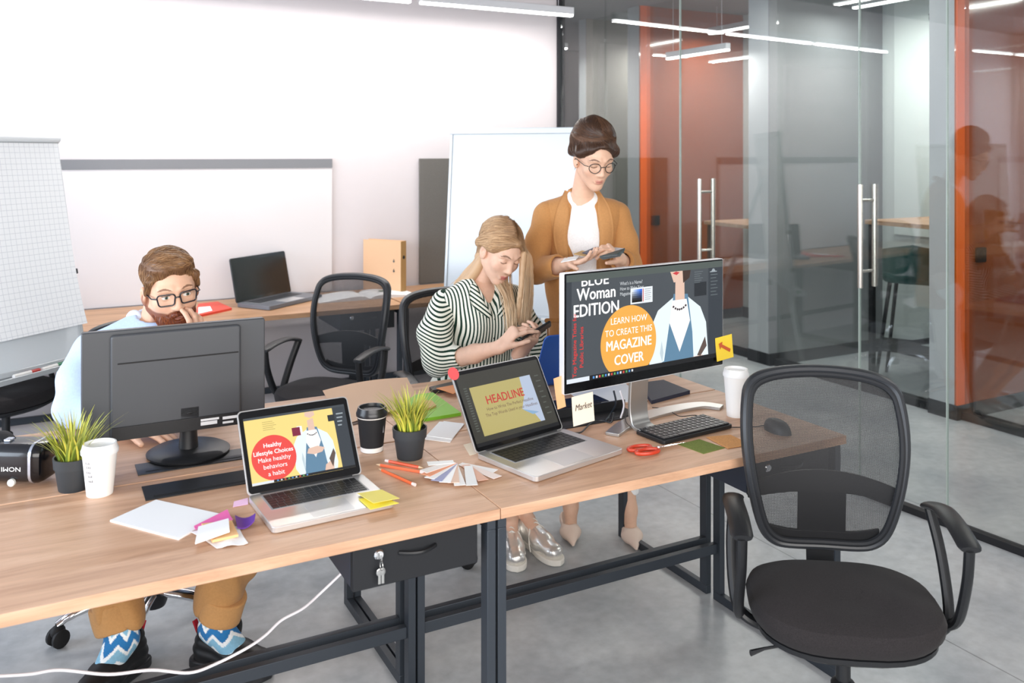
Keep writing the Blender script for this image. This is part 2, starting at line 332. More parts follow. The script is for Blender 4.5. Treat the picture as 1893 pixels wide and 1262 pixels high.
# left wall and wall behind the camera, with window openings
def win_wall(name, along_u, fixed, a0, a1, o0, o1, n, out):
    b = MB(); g = MB()
    def bx(p0, p1, z0, z1, mb=b, th=.12, off=0):
        f0 = fixed + off; f1 = f0 + out * th; lo, hi = min(f0, f1), max(f0, f1)
        (mb.box(p0, p1, lo, hi, z0, z1) if along_u else mb.box(lo, hi, p0, p1, z0, z1))
    bx(a0, a1, 0, .75); bx(a0, a1, 2.65, 2.95); bx(a0, o0, .75, 2.65); bx(o1, a1, .75, 2.65); struct(name, b, WALLM)
    fr = MB(); s = (o1 - o0) / n
    for i in range(n + 1): bx(o0 + s * i - .03, o0 + s * i + .03, .75, 2.65, fr, .06, out * .03)
    bx(o0, o1, .75, .81, fr, .06, out * .03); bx(o0, o1, 2.59, 2.65, fr, .06, out * .03)
    return fr
struct('window_1', win_wall('wall_left', False, -4.5, -3.8, 3.62, -2.0, 3.1, 4, -1), mat('window_frame_white', 'E8E8E8', .4))
struct('window_2', win_wall('wall_front', True, -3.5, -4.6, 7.2, -4.1, 2.0, 5, -1), mat('window_frame_white', 'E8E8E8', .4))
struct('wall_right', MB().box(7.1, 7.2, -3.8, 8.2, 0, 2.95), mat('grey_paint', '8A8C8F', .6))
struct('wall_far', MB().box(-4.6, 7.2, 8.1, 8.2, 0, 2.95), WALLM)
# glass partition along the right of the room
def along(mb, t0, t1, z0, z1, th=.012, off=0):
    a, b = gp(t0), gp(t1); n = Vector((-GD.y, GD.x)).normalized()
    p = [a + n * (off - th / 2), b + n * (off - th / 2), b + n * (off + th / 2), a + n * (off + th / 2)]; mb.prism([(q.x, q.y) for q in p], z0, z1); return mb
J = [0.008, .165, .386, .765, .90, 1.35, 1.75, 2.2, 2.6]
for i in range(len(J) - 1):
    o = struct('window_%d' % (i + 3) if i not in (2, 3) else 'door_%d' % (i - 1), along(MB(), J[i] + .0012, J[i + 1] - .0012, .05 if i in (2, 3) else .02, 2.9), GLASS)
    if i in (2, 3):
        tH = J[3] - .0 + (.006 if i == 3 else -.0); 
o1 = bpy.data.objects['door_1']; o2 = bpy.data.objects['door_2']
def pull(t, parent):
    a = gp(t); n = Vector((-GD.y, GD.x)).normalized(); b = MB()
    for s in (-1, 1):
        c = a + n * .052 * s; b.tube([(c.x, c.y, .975), (c.x, c.y, 1.455)], .012, 12)
    for z in (1.05, 1.38):
        c, d = a - n * .052, a + n * .052; b.tube([(c.x, c.y, z), (d.x, d.y, z)], .007, 8)
    return b.obj('door_handle', parent, mat('brushed_steel', 'D9D4CC', .25, .9))
pull(.452, o1); pull(.778, o2)
struct('trim_2', along(MB(), 0, 2.6, 0, .03, .04), BLACKM); struct('trim_3', along(MB(), 0, 2.6, 2.9, 2.95, .05), BLACKM)
struct('trim_4', along(MB(), .3855, .3868, .02, 2.9, .013), mat('glass_edge', 'A9B5B0', .3)); struct('trim_5', along(MB(), .7645, .7658, .02, 2.9, .013), mat('glass_edge', 'A9B5B0', .3)); struct('trim_6', along(MB(), .8995, .9008, .02, 2.9, .013), mat('glass_edge', 'A9B5B0', .3))
# meeting rooms beyond the corridor
ORG = mat('orange_gloss_panel', 'A34808', .12, coat=.6); GRW = mat('grey_wall_paint', '85888B', .6); GRL = mat('light_grey_paint', 'A9ADB0', .6); TAU = mat('taupe_paint', '8E8982', .7)
EDGE = mat('orange_edge', 'E0601C', .4)
def room_wall(name, v0, v1, face, u0=3.86, u1=5.1, back=GRW):
    b = MB(); b.box(u0 + .02, u1, v0, v1, 0, 2.95, back); b.box(u0, u0 + .02, v0, v1, .09, 2.95, GRL); b.box(u0, u1, v0 - .012, v0, .09, 2.95, face); b.box(u0 - .004, u1, v0 - .02, v1 + .008, 0, .09, BLACKM)
    if face is ORG: b.box(u0, u0 + .11, v0 - .02, v0 - .012, .09, 2.95, EDGE)
    struct(name, b)
room_wall('wall_orange_near', 1.55, 1.72, ORG, u1=7.1); room_wall('wall_grey_middle', 3.09, 3.3, GRW); room_wall('wall_orange_far', 4.72, 4.9, ORG); room_wall('wall_taupe_far', 5.62, 5.75, TAU, u1=7.1)
struct('wall_booth_back', MB().box(5.1, 5.2, 1.72, 6.4, 0, 2.95), mat('pale_wall', 'C9CFCD', .6))
struct('wall_corridor_end', MB().box(2.2, 3.9, 7.2, 7.3, 0, 2.95), mat('corridor_white', 'D9DADB', .7))
for k, (v0, v1) in enumerate(((-1.2, 1.53), (1.73, 3.07), (3.31, 4.70), (4.91, 5.6))):
    b = MB(); b.box(3.93, 3.942, v0, v1, .05, 2.95); struct('window_%d' % (k + 20), b, GLASS)
    struct('baseboard_booth_%d' % (k + 1), MB().box(3.9, 3.97, v0, v1, 0, .05), BLACKM)
struct('baseboard_booth_back', MB().box(5.08, 5.1, 1.72, 4.72, 0, .1), BLACKM)
o = MB().box(5.08, 5.1, 1.95, 2.95, .95, 2.9).obj('whiteboard', None, mat('white_board', 'E4EBE8', .3), loc=(P0.x, P0.y, 0), rotz=TH)
tag(o, 'tall white board on the back wall of the booth with the green bar stool', 'whiteboard')
for u, v, z, l in ((4.03, 4.705, .98, 'black socket on the orange wall left of the glass doors'), (4.08, 1.535, .98, 'black socket on the glossy orange wall at the far right')):
    b = MB(); b.prism(rrect(.1, .1, .012), 0, .012); b.M = Matrix.Identity(4)
    me = MB(); me.M = Matrix.Rotation(R(90), 4, 'X'); me.prism(rrect(.09, .09, .01), 0, .012, BLACK); me.prism(rrect(.05, .05, .025), .012, .015, BLACKM)
    o = me.obj('wall_socket', None, loc=W(u, v, z), rotz=TH); tag(o, l, 'socket')
# booth lights (small linear ceiling lamps)
def linear_lamp(u0, v0, u1, v1, z, label, power, group=None, w_=.045):
    a, b = W(u0, v0, z), W(u1, v1, z); d = b - a; L_ = d.length; c = (a + b) / 2
    t = thing('linear_lamp', label, 'lamp', c, math.atan2(d.y, d.x), group)
    MB().box(-L_ / 2, L_ / 2, -w_ / 2, w_ / 2, .012, .06).obj('housing', t, SILV, .003); MB().box(-L_ / 2 + .005, L_ / 2 - .005, -w_ / 2 + .003, w_ / 2 - .003, 0, .012).obj('diffuser', t, EMIT)
    for s in (-1, 1): MB().tube([(s * L_ * .4, 0, .06), (s * L_ * .4, 0, 2.95 - z)], .0015, 6).obj('suspension_wire', t, SILV)
    l = bpy.data.lights.new('lamp_light', 'AREA'); l.shape = 'RECTANGLE'; l.size = L_ - .02; l.size_y = w_; l.energy = power; l.color = (1, .97, .93)
    o = bpy.data.objects.new('lamp_light', l); COL.objects.link(o); o.parent = t; o.location = (0, 0, -.004); o.rotation_euler = (0, 0, 0)
    return t
def lamp_px(p, q, Y0, label, **k):
    a = PX(p[0], p[1], Y0); z = a.z; Y1 = (z - CH) * FPX / (HZ - q[1]); b = PX(q[0], q[1], Y1)
    return linear_lamp(*UV(a.x, a.y), *UV(b.x, b.y), z, label, **k)
def lamps():
    z = 2.52
    def f(px, py): return PX(px, py, (z - CH) * FPX / (HZ - py))
    v_ = 3.1
    for i, (a, b) in enumerate(((.47 - 1.33 * 2, 1.2), (.47 - 1.33, 1.2), (.47 + .0, 1.2))):
        pass
    return
LZ = 2.50; lab = ['second hanging linear lamp from the glass wall, along the top of the white wall', 'hanging linear lamp nearest the glass wall, at the top of the picture', 'leftmost of the three linear lamps hanging in line along the white wall']
lu = [(-.04, .98), (1.04, 2.12), (-1.12, -.1)]
for i in range(3): linear_lamp(lu[i][0], 3.08, lu[i][1], 3.08, LZ, lab[i], 11, 'linear lamps hanging along the white wall')
linear_lamp(3.70, 4.1, 3.70, 3.35, 2.39, 'slanting linear lamp low in the corridor in front of the orange booth', 12)
linear_lamp(2.9, 5.4, 3.5, 5.4, 2.6, 'short linear lamp deeper in the corridor, above the taupe wall', 16)
linear_lamp(3.4, 1.9, 3.4, 3.0, 2.75, 'linear lamp over the corridor at the top edge of the picture', 14)
linear_lamp(4.5, 1.95, 4.5, 2.85, 2.7, 'linear lamp inside the booth with the high table', 20)
linear_lamp(4.5, 3.5, 4.5, 4.5, 2.7, 'linear lamp inside the booth with the orange wall', 15)
linear_lamp(3.4, -.6, 3.4, .6, 2.75, 'linear lamp over the corridor beyond the right picture edge', 16)
linear_lamp(5.2, .1, 5.2, 1.1, 2.7, 'linear lamp in the room behind the near glossy orange wall', 18)
linear_lamp(4.6, 5.0, 4.6, 5.5, 2.7, 'linear lamp in the room beside the taupe wall', 14)
# panels on the white wall above the wall desk
def wall_panel(name, u0, u1, z1, m, strip, label):
    t = thing(name, label, 'panel', W((u0 + u1) / 2, 3.485, T), TH); w_ = (u1 - u0) / 2
    MB().box(-w_, w_, -.006, .012, .002, z1 - T - (.055 if strip else 0)).obj('board', t, m, .002)
    if strip: MB().box(-w_, w_, -.01, .012, z1 - T - .055, z1 - T).obj('top_rail', t, mat('grey_rail', '77787C', .5))
wall_panel('pin_board', -1.3, .617, 1.565, mat('white_panel', 'DAD5D6', .5), True, 'long white board with a grey top rail behind the wall desk')
wall_panel('desk_screen', 1.2, 1.75, 1.565, mat('grey_felt', '66635F', .9, noise=.08, nscale=200), False, 'dark grey upright panel on the wall desk beside the middle flip chart')
# ================================================================ desks
def flap(parent, x0, x1, y0, y1, op=False):
    b = MB(); b.box(x0, x1, y0, y1, T, T + .003, BLACK); b.box(x0 + .02, x1 - .02, y0 + .012, y0 + .02, T + .003, T + .0035, RUBBER)
    if op: b.box(x0, x1, y1 - .004, y1 + .004, T, T + .03, BLACK)
    b.obj('cable_flap', parent, None, .001)
def desk(u0, v0, label, front=True, L_=1.18, D=.585, flp=(.43, .75), drawer=True, wd=OAK, group=None, open_=False):
    t = thing('office_desk', label, 'desk', W(u0, v0), TH, group)
    MB().box(.001, L_ - .001, 0, D, T - .026, T).obj('tabletop', t, wd, .0015); p = .023; pd = .036; hp = .030
    for x in (.003, L_ - .003 - p):
        MB().box(x, x + p, .02, D - .01, .0, hp).obj('floor_rail', t, STEEL, .0015); MB().box(x, x + p, .02, D - .01, T - .026 - hp, T - .026).obj('top_rail', t, STEEL, .0015)
        for y in (.02, D - .01 - pd): MB().box(x, x + p, y, y + pd, hp, T - .026 - hp).obj('leg', t, STEEL, .0015)
    y = D - .01 - p if front else .02
    MB().box(.003 + p, L_ - .003 - p, y, y + p, .172, .206).obj('stretcher', t, STEEL, .0015)
    if flp: flap(t, flp[0], flp[1], *((.45, .55) if front else (.05, .14)), open_)
    if drawer:
        dr = MB().box(L_ - .36, L_ - .05, .045, .48, .618, T - .027).obj('drawer_cabinet', t, mat('drawer_navy', '2E3340', .5), .002)
        d = MB().box(L_ - .36, L_ - .05, .025, .045, .615, T - .03).obj('drawer', t, BLACKM, .002)
        x = L_ - .3; b = MB(); b.M = Matrix.Translation((x, .025, .69)) @ Matrix.Rotation(R(90), 4, 'X'); b.lathe([(.0, 0), (.012, 0), (.012, .006), (.009, .009), (0, .009)]); b.obj('lock', d, CHROME)
        h = [(x + .05 + .09 * i / 8, .024 - .02 * math.sin(math.pi * i / 8), .682) for i in range(9)]; MB().tube(h, .005, 8).obj('handle', d, BLACK)
        if drawer == 2:
            b = MB(); b.M = Matrix.Translation((x, .012, .69)); b.box(-.001, .001, -.01, .0, -.012, .004)
            b.tube([(0, -.008 + .009 * math.sin(a), -.018 + .011 * math.cos(a)) for a in [i * math.pi / 6 for i in range(12)]], .0012, 6, closed=True)
            for dx in (-.004, .004): b.prism([(p_[0], p_[1]) for p_ in rrect(.014, .002, .0009)], -.03, -.028); b.box(dx - .003, dx + .003, -.006, -.004, -.06, -.03); b.ell((dx, -.005, -.034), (.007, .0015, .009), 12, 8)
            b.obj('key_ring', d, mat('key_metal', 'C0C0BE', .25, .9))
    return t
GD_ = 'desks of the central block'
desk(0, 0, 'front right oak desk with the big monitor and keyboard', True, open_=True, group=GD_); desk(-1.18, 0, 'front left oak desk with keys hanging in its drawer lock', True, drawer=2, group=GD_)
desk(0, .592, 'back right oak desk in front of the seated woman', False, drawer=False, group=GD_); desk(-1.18, .592, 'back left oak desk carrying the monitor seen from behind', False, drawer=False, group=GD_)
desk(-2.36, 0, 'oak desk at the left picture edge, front row', True, drawer=False, flp=None, group=GD_); desk(-2.36, .592, 'oak desk at the left picture edge, back row', False, drawer=False, flp=None, group=GD_)
for u0, l in ((-2.75, 'wall desk behind the left flip chart'), (-1.55, 'wall desk carrying the red folder'), (-.35, 'wall desk with the open black laptop and black drawer'), (.85, 'wall desk behind the seated woman under the grey panel')):
    t = desk(u0, 2.82, l, True, L_=1.19, D=.64, flp=None, wd=OAK2, group='desks along the white wall')
# ================================================================ office chairs (front faces -y)
def mesh_fabric():
    m = bpy.data.materials.new('chair_mesh_fabric'); m.use_nodes = True; nt = m.node_tree; N = nt.nodes.new; L = nt.links.new; b = nt.nodes['Principled BSDF']
    b.inputs['Base Color'].default_value = (*s2l('1A1A1D'), 1); b.inputs['Roughness'].default_value = .6
    tc = N('ShaderNodeTexCoord'); sp = N('ShaderNodeSeparateXYZ'); L(tc.outputs['Object'], sp.inputs[0])
    def mth(op, a, c=None):
        n = N('ShaderNodeMath'); n.operation = op
        for i, x in enumerate((a, c)):
            if x is None: continue
            if isinstance(x, (int, float)): n.inputs[i].default_value = x
            else: L(x, n.inputs[i])
        return n.outputs[0]
    f = 2 * math.pi / .0046; a = mth('SINE', mth('MULTIPLY', mth('ADD', sp.outputs[0], sp.outputs[2]), f)); c = mth('SINE', mth('MULTIPLY', mth('SUBTRACT', sp.outputs[0], sp.outputs[2]), f))
    hole = mth('GREATER_THAN', mth('MULTIPLY', a, c), .16)
    hole2 = mth('MULTIPLY', hole, .92); t = N('ShaderNodeBsdfTransparent'); mx = N('ShaderNodeMixShader'); L(hole2, mx.inputs[0]); L(b.outputs[0], mx.inputs[1]); L(t.outputs[0], mx.inputs[2])
    L(mx.outputs[0], nt.nodes['Material Output'].inputs[0]); return m
MESHF = mesh_fabric(); SEATF = mat('charcoal_seat_fabric', '2A2728', .95, noise=.22, nscale=420, bump=.12, sheen=.05, spec=.2)
LOOP = [(0, 0), (.09, .002), (.135, .016), (.166, .055), (.19, .14), (.207, .24), (.212, .32), (.207, .395), (.196, .432), (.165, .455), (.1, .468), (0, .473)]
LOOP = LOOP + [(-x, z) for x, z in LOOP[-2:0:-1]]
def bow(x, z): return .055 * math.sin(math.pi * min(1, max(0, z / .47))) * -.6 + .10 * ((z / .47)) * .55 - .28 * x * x * 0 - 0.035 * (1 - (x / .21) ** 2) * -1
def office_chair(label, loc, rz, cat='chair', group='mesh back office chairs'):
    t = thing('office_chair', label, cat, (loc[0], loc[1], 0), rz, group)
    # seat
    rings = []; n = 40
    def se(w_, d_, z, dy=0):
        o = []
        for j in range(n):
            a = 2 * math.pi * j / n; c, s = math.cos(a), math.sin(a); e = .62
            o.append((w_ * math.copysign(abs(c) ** e, c) * (1 - .06 * (s > 0) * abs(s)), d_ * math.copysign(abs(s) ** e, s) + dy, z - .018 * max(0, -s) ** 3))
        return o
    for w_, d_, z in ((.15, .115, .42), (.215, .162, .427), (.229, .175, .445), (.233, .179, .467), (.225, .172, .486), (.2, .152, .499), (.14, .10, .505), (.05, .04, .506)): rings.append(se(w_, d_, z, .018))
    MB().rings(rings).obj('seat', t, SEATF); MB().rings([se(.19, .145, .40, .018), se(.215, .163, .412, .018), se(.216, .164, .424, .018), se(.2, .15, .426, .018)]).obj('seat_pan', t, BLACK)
    # back
    z0 = .515; y0 = .20
    lp = [Vector((p.x, y0 + bow(p.x, p.y), z0 + p.y)) for p in cat_rom([(x, z, 0) for x, z in LOOP], 4, True)]
    MB().tube(lp, .0165, 10, closed=True, flat=(1.15, .8), up=(0, 1, 0)).obj('back_frame', t, GREYP)
    lp2 = [Vector((p.x * .95, y0 + bow(p.x, p.y) - .012, z0 + .236 + (p.y - .236) * .95)) for p in cat_rom([(x, z, 0) for x, z in LOOP], 4, True)]
    MB().tube(lp2, .0085, 8, closed=True, up=(0, 1, 0)).obj('back_piping', t, BLACKM)
    def wid(z):
        pr = [(zz, x) for x, zz in LOOP[:12]]; return float(np.interp(z, [q[0] for q in pr], [q[1] for q in pr]))
    vs, fs, nz, nx = [], [], 18, 12
    for i in range(nz + 1):
        z = .008 + .457 * i / nz; w_ = wid(z) * .97
        for j in range(nx + 1): x = w_ * (2 * j / nx - 1); vs.append((x, y0 + bow(x, z) - .002, z0 + z))
    for i in range(nz):
        for j in range(nx): a = i * (nx + 1) + j; fs.append((a, a + 1, a + nx + 2, a + nx + 1))
    MB().add(vs, fs).obj('back_mesh', t, MESHF)
    lb = MB()                                                    # lumbar plate with two cutouts
    pts = []
    def strip(x0, x1, zf0, zf1, k=8):
        v, f = [], []
        for i in range(k + 1):
            x = x0 + (x1 - x0) * i / k
            for zz in (zf0(x), zf1(x)):
                y = y0 + bow(x, zz) + .016; v += [(x, y - .006, z0 + zz), (x, y + .006, z0 + zz)]
        for i in range(k):
            a = i * 4; b = a + 4; f += [(a, b, b + 2, a + 2), (a + 1, a + 3, b + 3, b + 1), (a, a + 1, b + 1, b), (a + 2, b + 2, b + 3, a + 3)]
        f += [(0, 2, 3, 1), (k * 4, k * 4 + 1, k * 4 + 3, k * 4 + 2)]; lb.add(v, f)
    strip(-.205, .205, lambda x: .145 - .35 * x * x, lambda x: .205 - .9 * x * x, 14); strip(-.065, .065, lambda x: .0, lambda x: .15, 4)
    strip(-.15, .15, lambda x: .002 + .6 * max(0, abs(x) - .07) ** 1.4, lambda x: .035 + .6 * max(0, abs(x) - .07) ** 1.4 + .1 * x * x, 10)
    lb.obj('lumbar_plate', t, BLACK, .003)
    MB().tube(cat_rom([(0, .05, .40), (0, .16, .395), (0, .245, .43), (0, .262, .50), (0, .25, .60)], 5), .03, 10, flat=(.35, 1.3), up=(0, 1, 0)).obj('back_bracket', t, BLACK)
    # arms
    for s in (-1, 1):
        x = .262 * s
        arm = thing('armrest', None, None); arm.parent = t
        pad = cat_rom([(x - .012 * s, .145, .672), (x, .07, .69), (x, -.03, .687), (x, -.115, .668)], 5)
        bpy.data.objects.remove(arm)
        a = MB().tube(pad, [.016] + [.024] * (len(pad) - 2) + [.020], 12, flat=(.42, 1.15), up=(0, 0, 1)).obj('armrest', t, BLACK)
        st = MB().tube(cat_rom([(x - .012 * s, .135, .672), (x + .002 * s, .09, .57), (x, .03, .46), (x - .02 * s, -.0, .425), (x - .07 * s, -.0, .40)], 5), .017, 10, flat=(1, .75))
        st.tube(cat_rom([(x, -.105, .665), (x, -.09, .58), (x, -.04, .47), (x - .01 * s, .0, .43)], 5), .016, 10, flat=(1, .75)); st.obj('arm_support', a, BLACK)
    MB().lathe([(.0, .12), (.03, .12), (.03, .27), (.026, .275), (.018, .28), (.018, .40), (0, .40)], 20).obj('gas_lift', t, BLACK)
    MB().tube([(0.02, 0, .385), (-.12, -.03, .378), (-.2, -.05, .37), (-.235, -.06, .362)], [.005, .005, .006, .012], 8, flat=(.6, 1.2)).obj('tilt_lever', t, BLACK)
    hub = MB().lathe([(0, .075), (.036, .075), (.042, .09), (.042, .135), (.034, .145), (0, .145)], 20).obj('base_hub', t, BLACK)
    for k in range(5):
        a = R(90 + 72 * k + 14); c, s = math.cos(a), math.sin(a)
        pth = cat_rom([(.03 * c, .03 * s, .125), (.14 * c, .14 * s, .122), (.24 * c, .24 * s, .10), (.29 * c, .29 * s, .072)], 5)
        MB().tube(pth, [.019] * 6 + [.017] * 6 + [.014] * (len(pth) - 12), 12, flat=(.9, 1.1), up=(0, 0, 1)).obj('base_arm', t, CHROME)
        cm = MB(); cm.M = Matrix.Translation((.29 * c, .29 * s, .03)) @ Matrix.Rotation(a + .6 * k, 4, 'Z')
        for sx in (-1, 1):
            o = cm.M.copy(); cm.M = o @ Matrix.Translation((0, sx * .017, 0)) @ Matrix.Rotation(R(90), 4, 'X'); cm.lathe([(0, -.009), (.022, -.009), (.029, -.005), (.029, .005), (.022, .009), (0, .009)], 18); cm.M = o
        cm.tube([(0, 0, 0), (0, 0, .045)], .008, 8); cm.ell((0, 0, .02), (.024, .02, .022), 14, 8); cm.obj('castor', t, RUBBER)
    return t
office_chair('large mesh back office chair in the right foreground', (.832, 2.225), R(-7))
office_chair('empty office chair between the wall desk and the man\'s monitor', (-.885, 4.17), R(-24))
office_chair('office chair the seated blonde woman sits on', tuple(W(.60, 1.47).xy), R(28 - 2))
office_chair('office chair the bearded man sits on, chrome base under the desk', (-1.208, 2.99), R(28))
office_chair('dark office chair below the left flip chart, at the left picture edge', (-2.40, 4.2), R(62))
# ================================================================ things on the desks
TT = T + .0005
def at(px, py, z=T): p = PT(px, py, z); return (p.x, p.y, z)
def quad_thing(name, label, cat, pts, m, th=.0006, z=T, group=None, lift=None, nx=6, ny=6):
    """sheet from four table pixels (tl,tr,br,bl), slightly curled"""
    P = [PT(*p, z) for p in pts]; c = sum(P, Vector()) / 4; c.z = z; b = MB(); v = []; f = []
    for s in (0, 1):
        for i in range(ny + 1):
            for j in range(nx + 1):
                a, q = j / nx, i / ny; p = P[0] * (1 - a) * (1 - q) + P[1] * a * (1 - q) + P[2] * a * q + P[3] * (1 - a) * q - c
                v.append((p.x, p.y, (lift(a, q) if lift else 0) + s * th))
    n = (nx + 1) * (ny + 1)
    for i in range(ny):
        for j in range(nx):
            a = i * (nx + 1) + j; f += [(a, a + 1, a + nx + 2, a + nx + 1), (a + n, a + n + nx + 1, a + n + nx + 2, a + n + 1)]
    ed = [j for j in range(nx + 1)] + [i * (nx + 1) + nx for i in range(1, ny + 1)] + [ny * (nx + 1) + j for j in range(nx - 1, -1, -1)] + [i * (nx + 1) for i in range(ny - 1, 0, -1)]
    for k in range(len(ed)): a, e = ed[k], ed[(k + 1) % len(ed)]; f.append((a, a + n, e + n, e))
    o = b.add(v, f).obj(name, None, m, loc=c); return tag(o, label, cat, group)
# --- cups
def cup(loc, label, body, lidm, h=.12, r=.036, kind='white'):
    t = thing('paper_cup', label, 'cup', loc)
    MB().lathe([(0, .004), (r * .7, .004), (r * .72, 0), (r * .75, 0), (r, h), (r * .93, h), (0, h - .002)], 36).obj('cup_body', t, body)
    if kind == 'black':
        MB().lathe([(r * .752, .001), (r * .765, .001), (r * .79, .018), (r * .778, .018)], 36, cap=False).obj('base_band', t, WHITEC)
        MB().lathe([(r * 1.0, h - .006), (r * 1.035, h - .004), (r * 1.035, h + .001), (r * .99, h + .002)], 36).obj('rim', t, WHITEC)
        b = MB(); b.box(.03, .036, -.016, .012, .055, .095); b.M = Matrix.Identity(4); b.obj('sleeve_label', t, mat('grey_label', '8E9098', .6), .001)
    if lidm:
        MB().lathe([(r * 1.0, h - .003), (r * 1.07, h - .002), (r * 1.08, h + .006), (r * 1.03, h + .010), (r * .98, h + .018), (r * .95, h + .022), (r * .86, h + .022), (r * .83, h + .014), (0, h + .014)], 36).obj('lid', t, lidm)
    return t
cup(at(1360, 768), 'tall white paper cup with lid beside the big monitor', WHITEC, mat('white_lid', 'F2F2F2', .35), h=.132, r=.039)
c1 = cup(at(184, 912), 'white paper cup beside the left plant, with small print on its side', WHITEC, mat('white_lid', 'F2F2F2', .35), h=.106, r=.041)
lg = MB()
for i, (a, z, w_) in enumerate(((-118, .085, .006), (-114, .075, .010), (-116, .062, .008), (-110, .052, .010), (-108, .04, .007))):
    for k in range(3):
        rr = .041 * (.75 + .25 * z / .106) - .0007; a0 = R(a + 7 * k); c, s = math.cos(a0), math.sin(a0); lg.box(rr * c - .0015, rr * c + .0015, rr * s - .0012, rr * s + .0012, z, z + .006)
lg.obj('side_print', c1, mat('print_grey', '77777A', .6))
cup(at(687, 832), 'black paper cup with a black lid and white base next to the laptop', BLACKM, mat('black_lid', '26262A', .3), h=.104, r=.042, kind='black')
# --- grass plants
def plant(loc, label, sc=1, seed=1, n=150, sh=1):
    rg = np.random.RandomState(seed); t = thing('potted_grass', label, 'plant', loc)
    r = .047 * sc; h = .085 * sc
    MB().lathe([(0, 0), (r * .74, 0), (r * .76, .002), (r * .93, h * .68), (r * 1.0, h * .69), (r * 1.04, h), (r * .96, h), (r * .93, h * .86), (0, h * .84)], 32).obj('pot', t, mat('pot_plastic', '2E3236', .55))
    paths = []; cols = []
    for i in range(n):
        a = rg.rand() * 6.28; q = rg.rand() ** .5; x0 = r * .7 * q * math.cos(a); y0 = r * .7 * q * math.sin(a); L_ = (.09 + .05 * rg.rand()) * sc * sh; sp = (.1 + .75 * q) * L_ * (.5 + .5 * rg.rand()); b = a + rg.randn() * .5
        P = [(x0 + sp * math.cos(b) * u ** 1.6, y0 + sp * math.sin(b) * u ** 1.6, h * .8 + L_ * u * (1 - .22 * q * u)) for u in np.linspace(0, 1, 7)]; paths.append(P)
    g = Geo(); pal = [s2l(x) for x in ('A9B33C', '7F9A34', 'D2CB4C', '5C7A2C', '93A83A')]
    for i, P in enumerate(paths):
        P = np.array(P); k = len(P); d = P[-1] - P[0]; side = np.cross(d, [0, 0, 1.0]) + rg.randn(3) * .01; side /= np.linalg.norm(side); wd = .0021 * sc * np.array([1, 1.2, 1.2, 1, .8, .5, .1])
        v = np.concatenate([P + side * wd[:, None], P - side * wd[:, None]]); f = [(j, j + 1, k + j + 1, k + j) for j in range(k - 1)]; tt = np.linspace(0, 1, k); tt = np.r_[tt, tt][:, None]
        c = np.array(pal[rg.randint(5)])[None] * (1 - tt * .5) + np.array(s2l('D8CE66'))[None] * tt * .5; g.add(v, f, c)
    o = g.obj('grass_blades', t, MATS['leafy']); tag(o, kind='stuff'); return t
attr_mat('leafy', .5)
plant(at(757, 845), 'small potted grass plant in a dark pot in the middle of the desks', 1.0, 3, 170, 1.0)
plant(at(135, 903), 'small potted grass plant in a dark pot beside the headset', .98, 5, 120, 1.05)
# --- laptops: origin = hinge centre, front towards -y
def laptop(name, label, hl, hr, depth, tilt, sh, screen, body=ALU, keys=BLACK, lidc=None, z=T, th=.016):
    A = PT(*hl, z); B = PT(*hr, z); c = (A + B) / 2; d = B - A; w_ = d.length; t = thing(name, label, 'laptop', (c.x, c.y, z), math.atan2(d.y, d.x))
    b = MB().prism(rrect(w_, depth, .012, 5, 0, -depth / 2), .002, th).obj('base', t, body, .0015)
    kb = MB(); kw = w_ * .80; kd = depth * .42; ky = -depth * .10; nr = 6
    MB().box(-kw / 2 - .004, kw / 2 + .004, ky - kd - .003, ky + .003, th, th + .0004).obj('key_bed', t, mat('key_bed', '9A9A9C', .5))
    for r_ in range(nr):
        rh = kd / nr; nk = 14; x = -kw / 2; y = ky - rh * (r_ + 1)
        ks = [1] * nk
        if r_ == nr - 1: ks = [1, 1, 1, 1.2, 5.2, 1.2, 1, 1, 1]; 
        if r_ in (2, 3): ks[0] = 1.4; ks[-1] = 1.4
        s_ = kw / sum(ks)
        for q in ks: kb.box(x + .0008, x + q * s_ - .0012, y + .001, y + rh - .001, th + .0004, th + .0018, keys); x += q * s_
    kb.obj('keys', t, None)
    MB().prism(rrect(w_ * .34, depth * .36, .004, 3, 0, -depth * .78), th, th + .0004).obj('trackpad', t, mat('trackpad_grey', 'C4C3C4', .3, .4))
    M = Matrix.Translation((0, 0, th - .002)) @ Matrix.Rotation(R(90) - R(tilt), 4, 'X')        # lid local: x right, y up along lid, z outwards towards the user
    lid = MB(); lid.M = M; lid.prism(rrect(w_, sh, .012, 5, 0, sh / 2), -.006, 0, lidc or body); lid.prism(rrect(w_ - .006, sh - .006, .01, 5, 0, sh / 2), 0, .0006, mat('screen_bezel', '0B0B0D', .12))
    L_ = lid.obj('lid', t, None, .0008)
    MB().tube([(-w_ * .4, -.004, th - .002), (w_ * .4, -.004, th - .002)], .006, 10).obj('hinge', t, mat('hinge_dark', '2A2A2C', .4))
    if screen:
        sb = MB(); sb.M = M; screen(sb, w_, sh); sb.obj('display', t, None, smooth=0)
    return t
def em(name, col, e=.55): return mat('scr_' + name, col, .25, emis=e * 1.9)
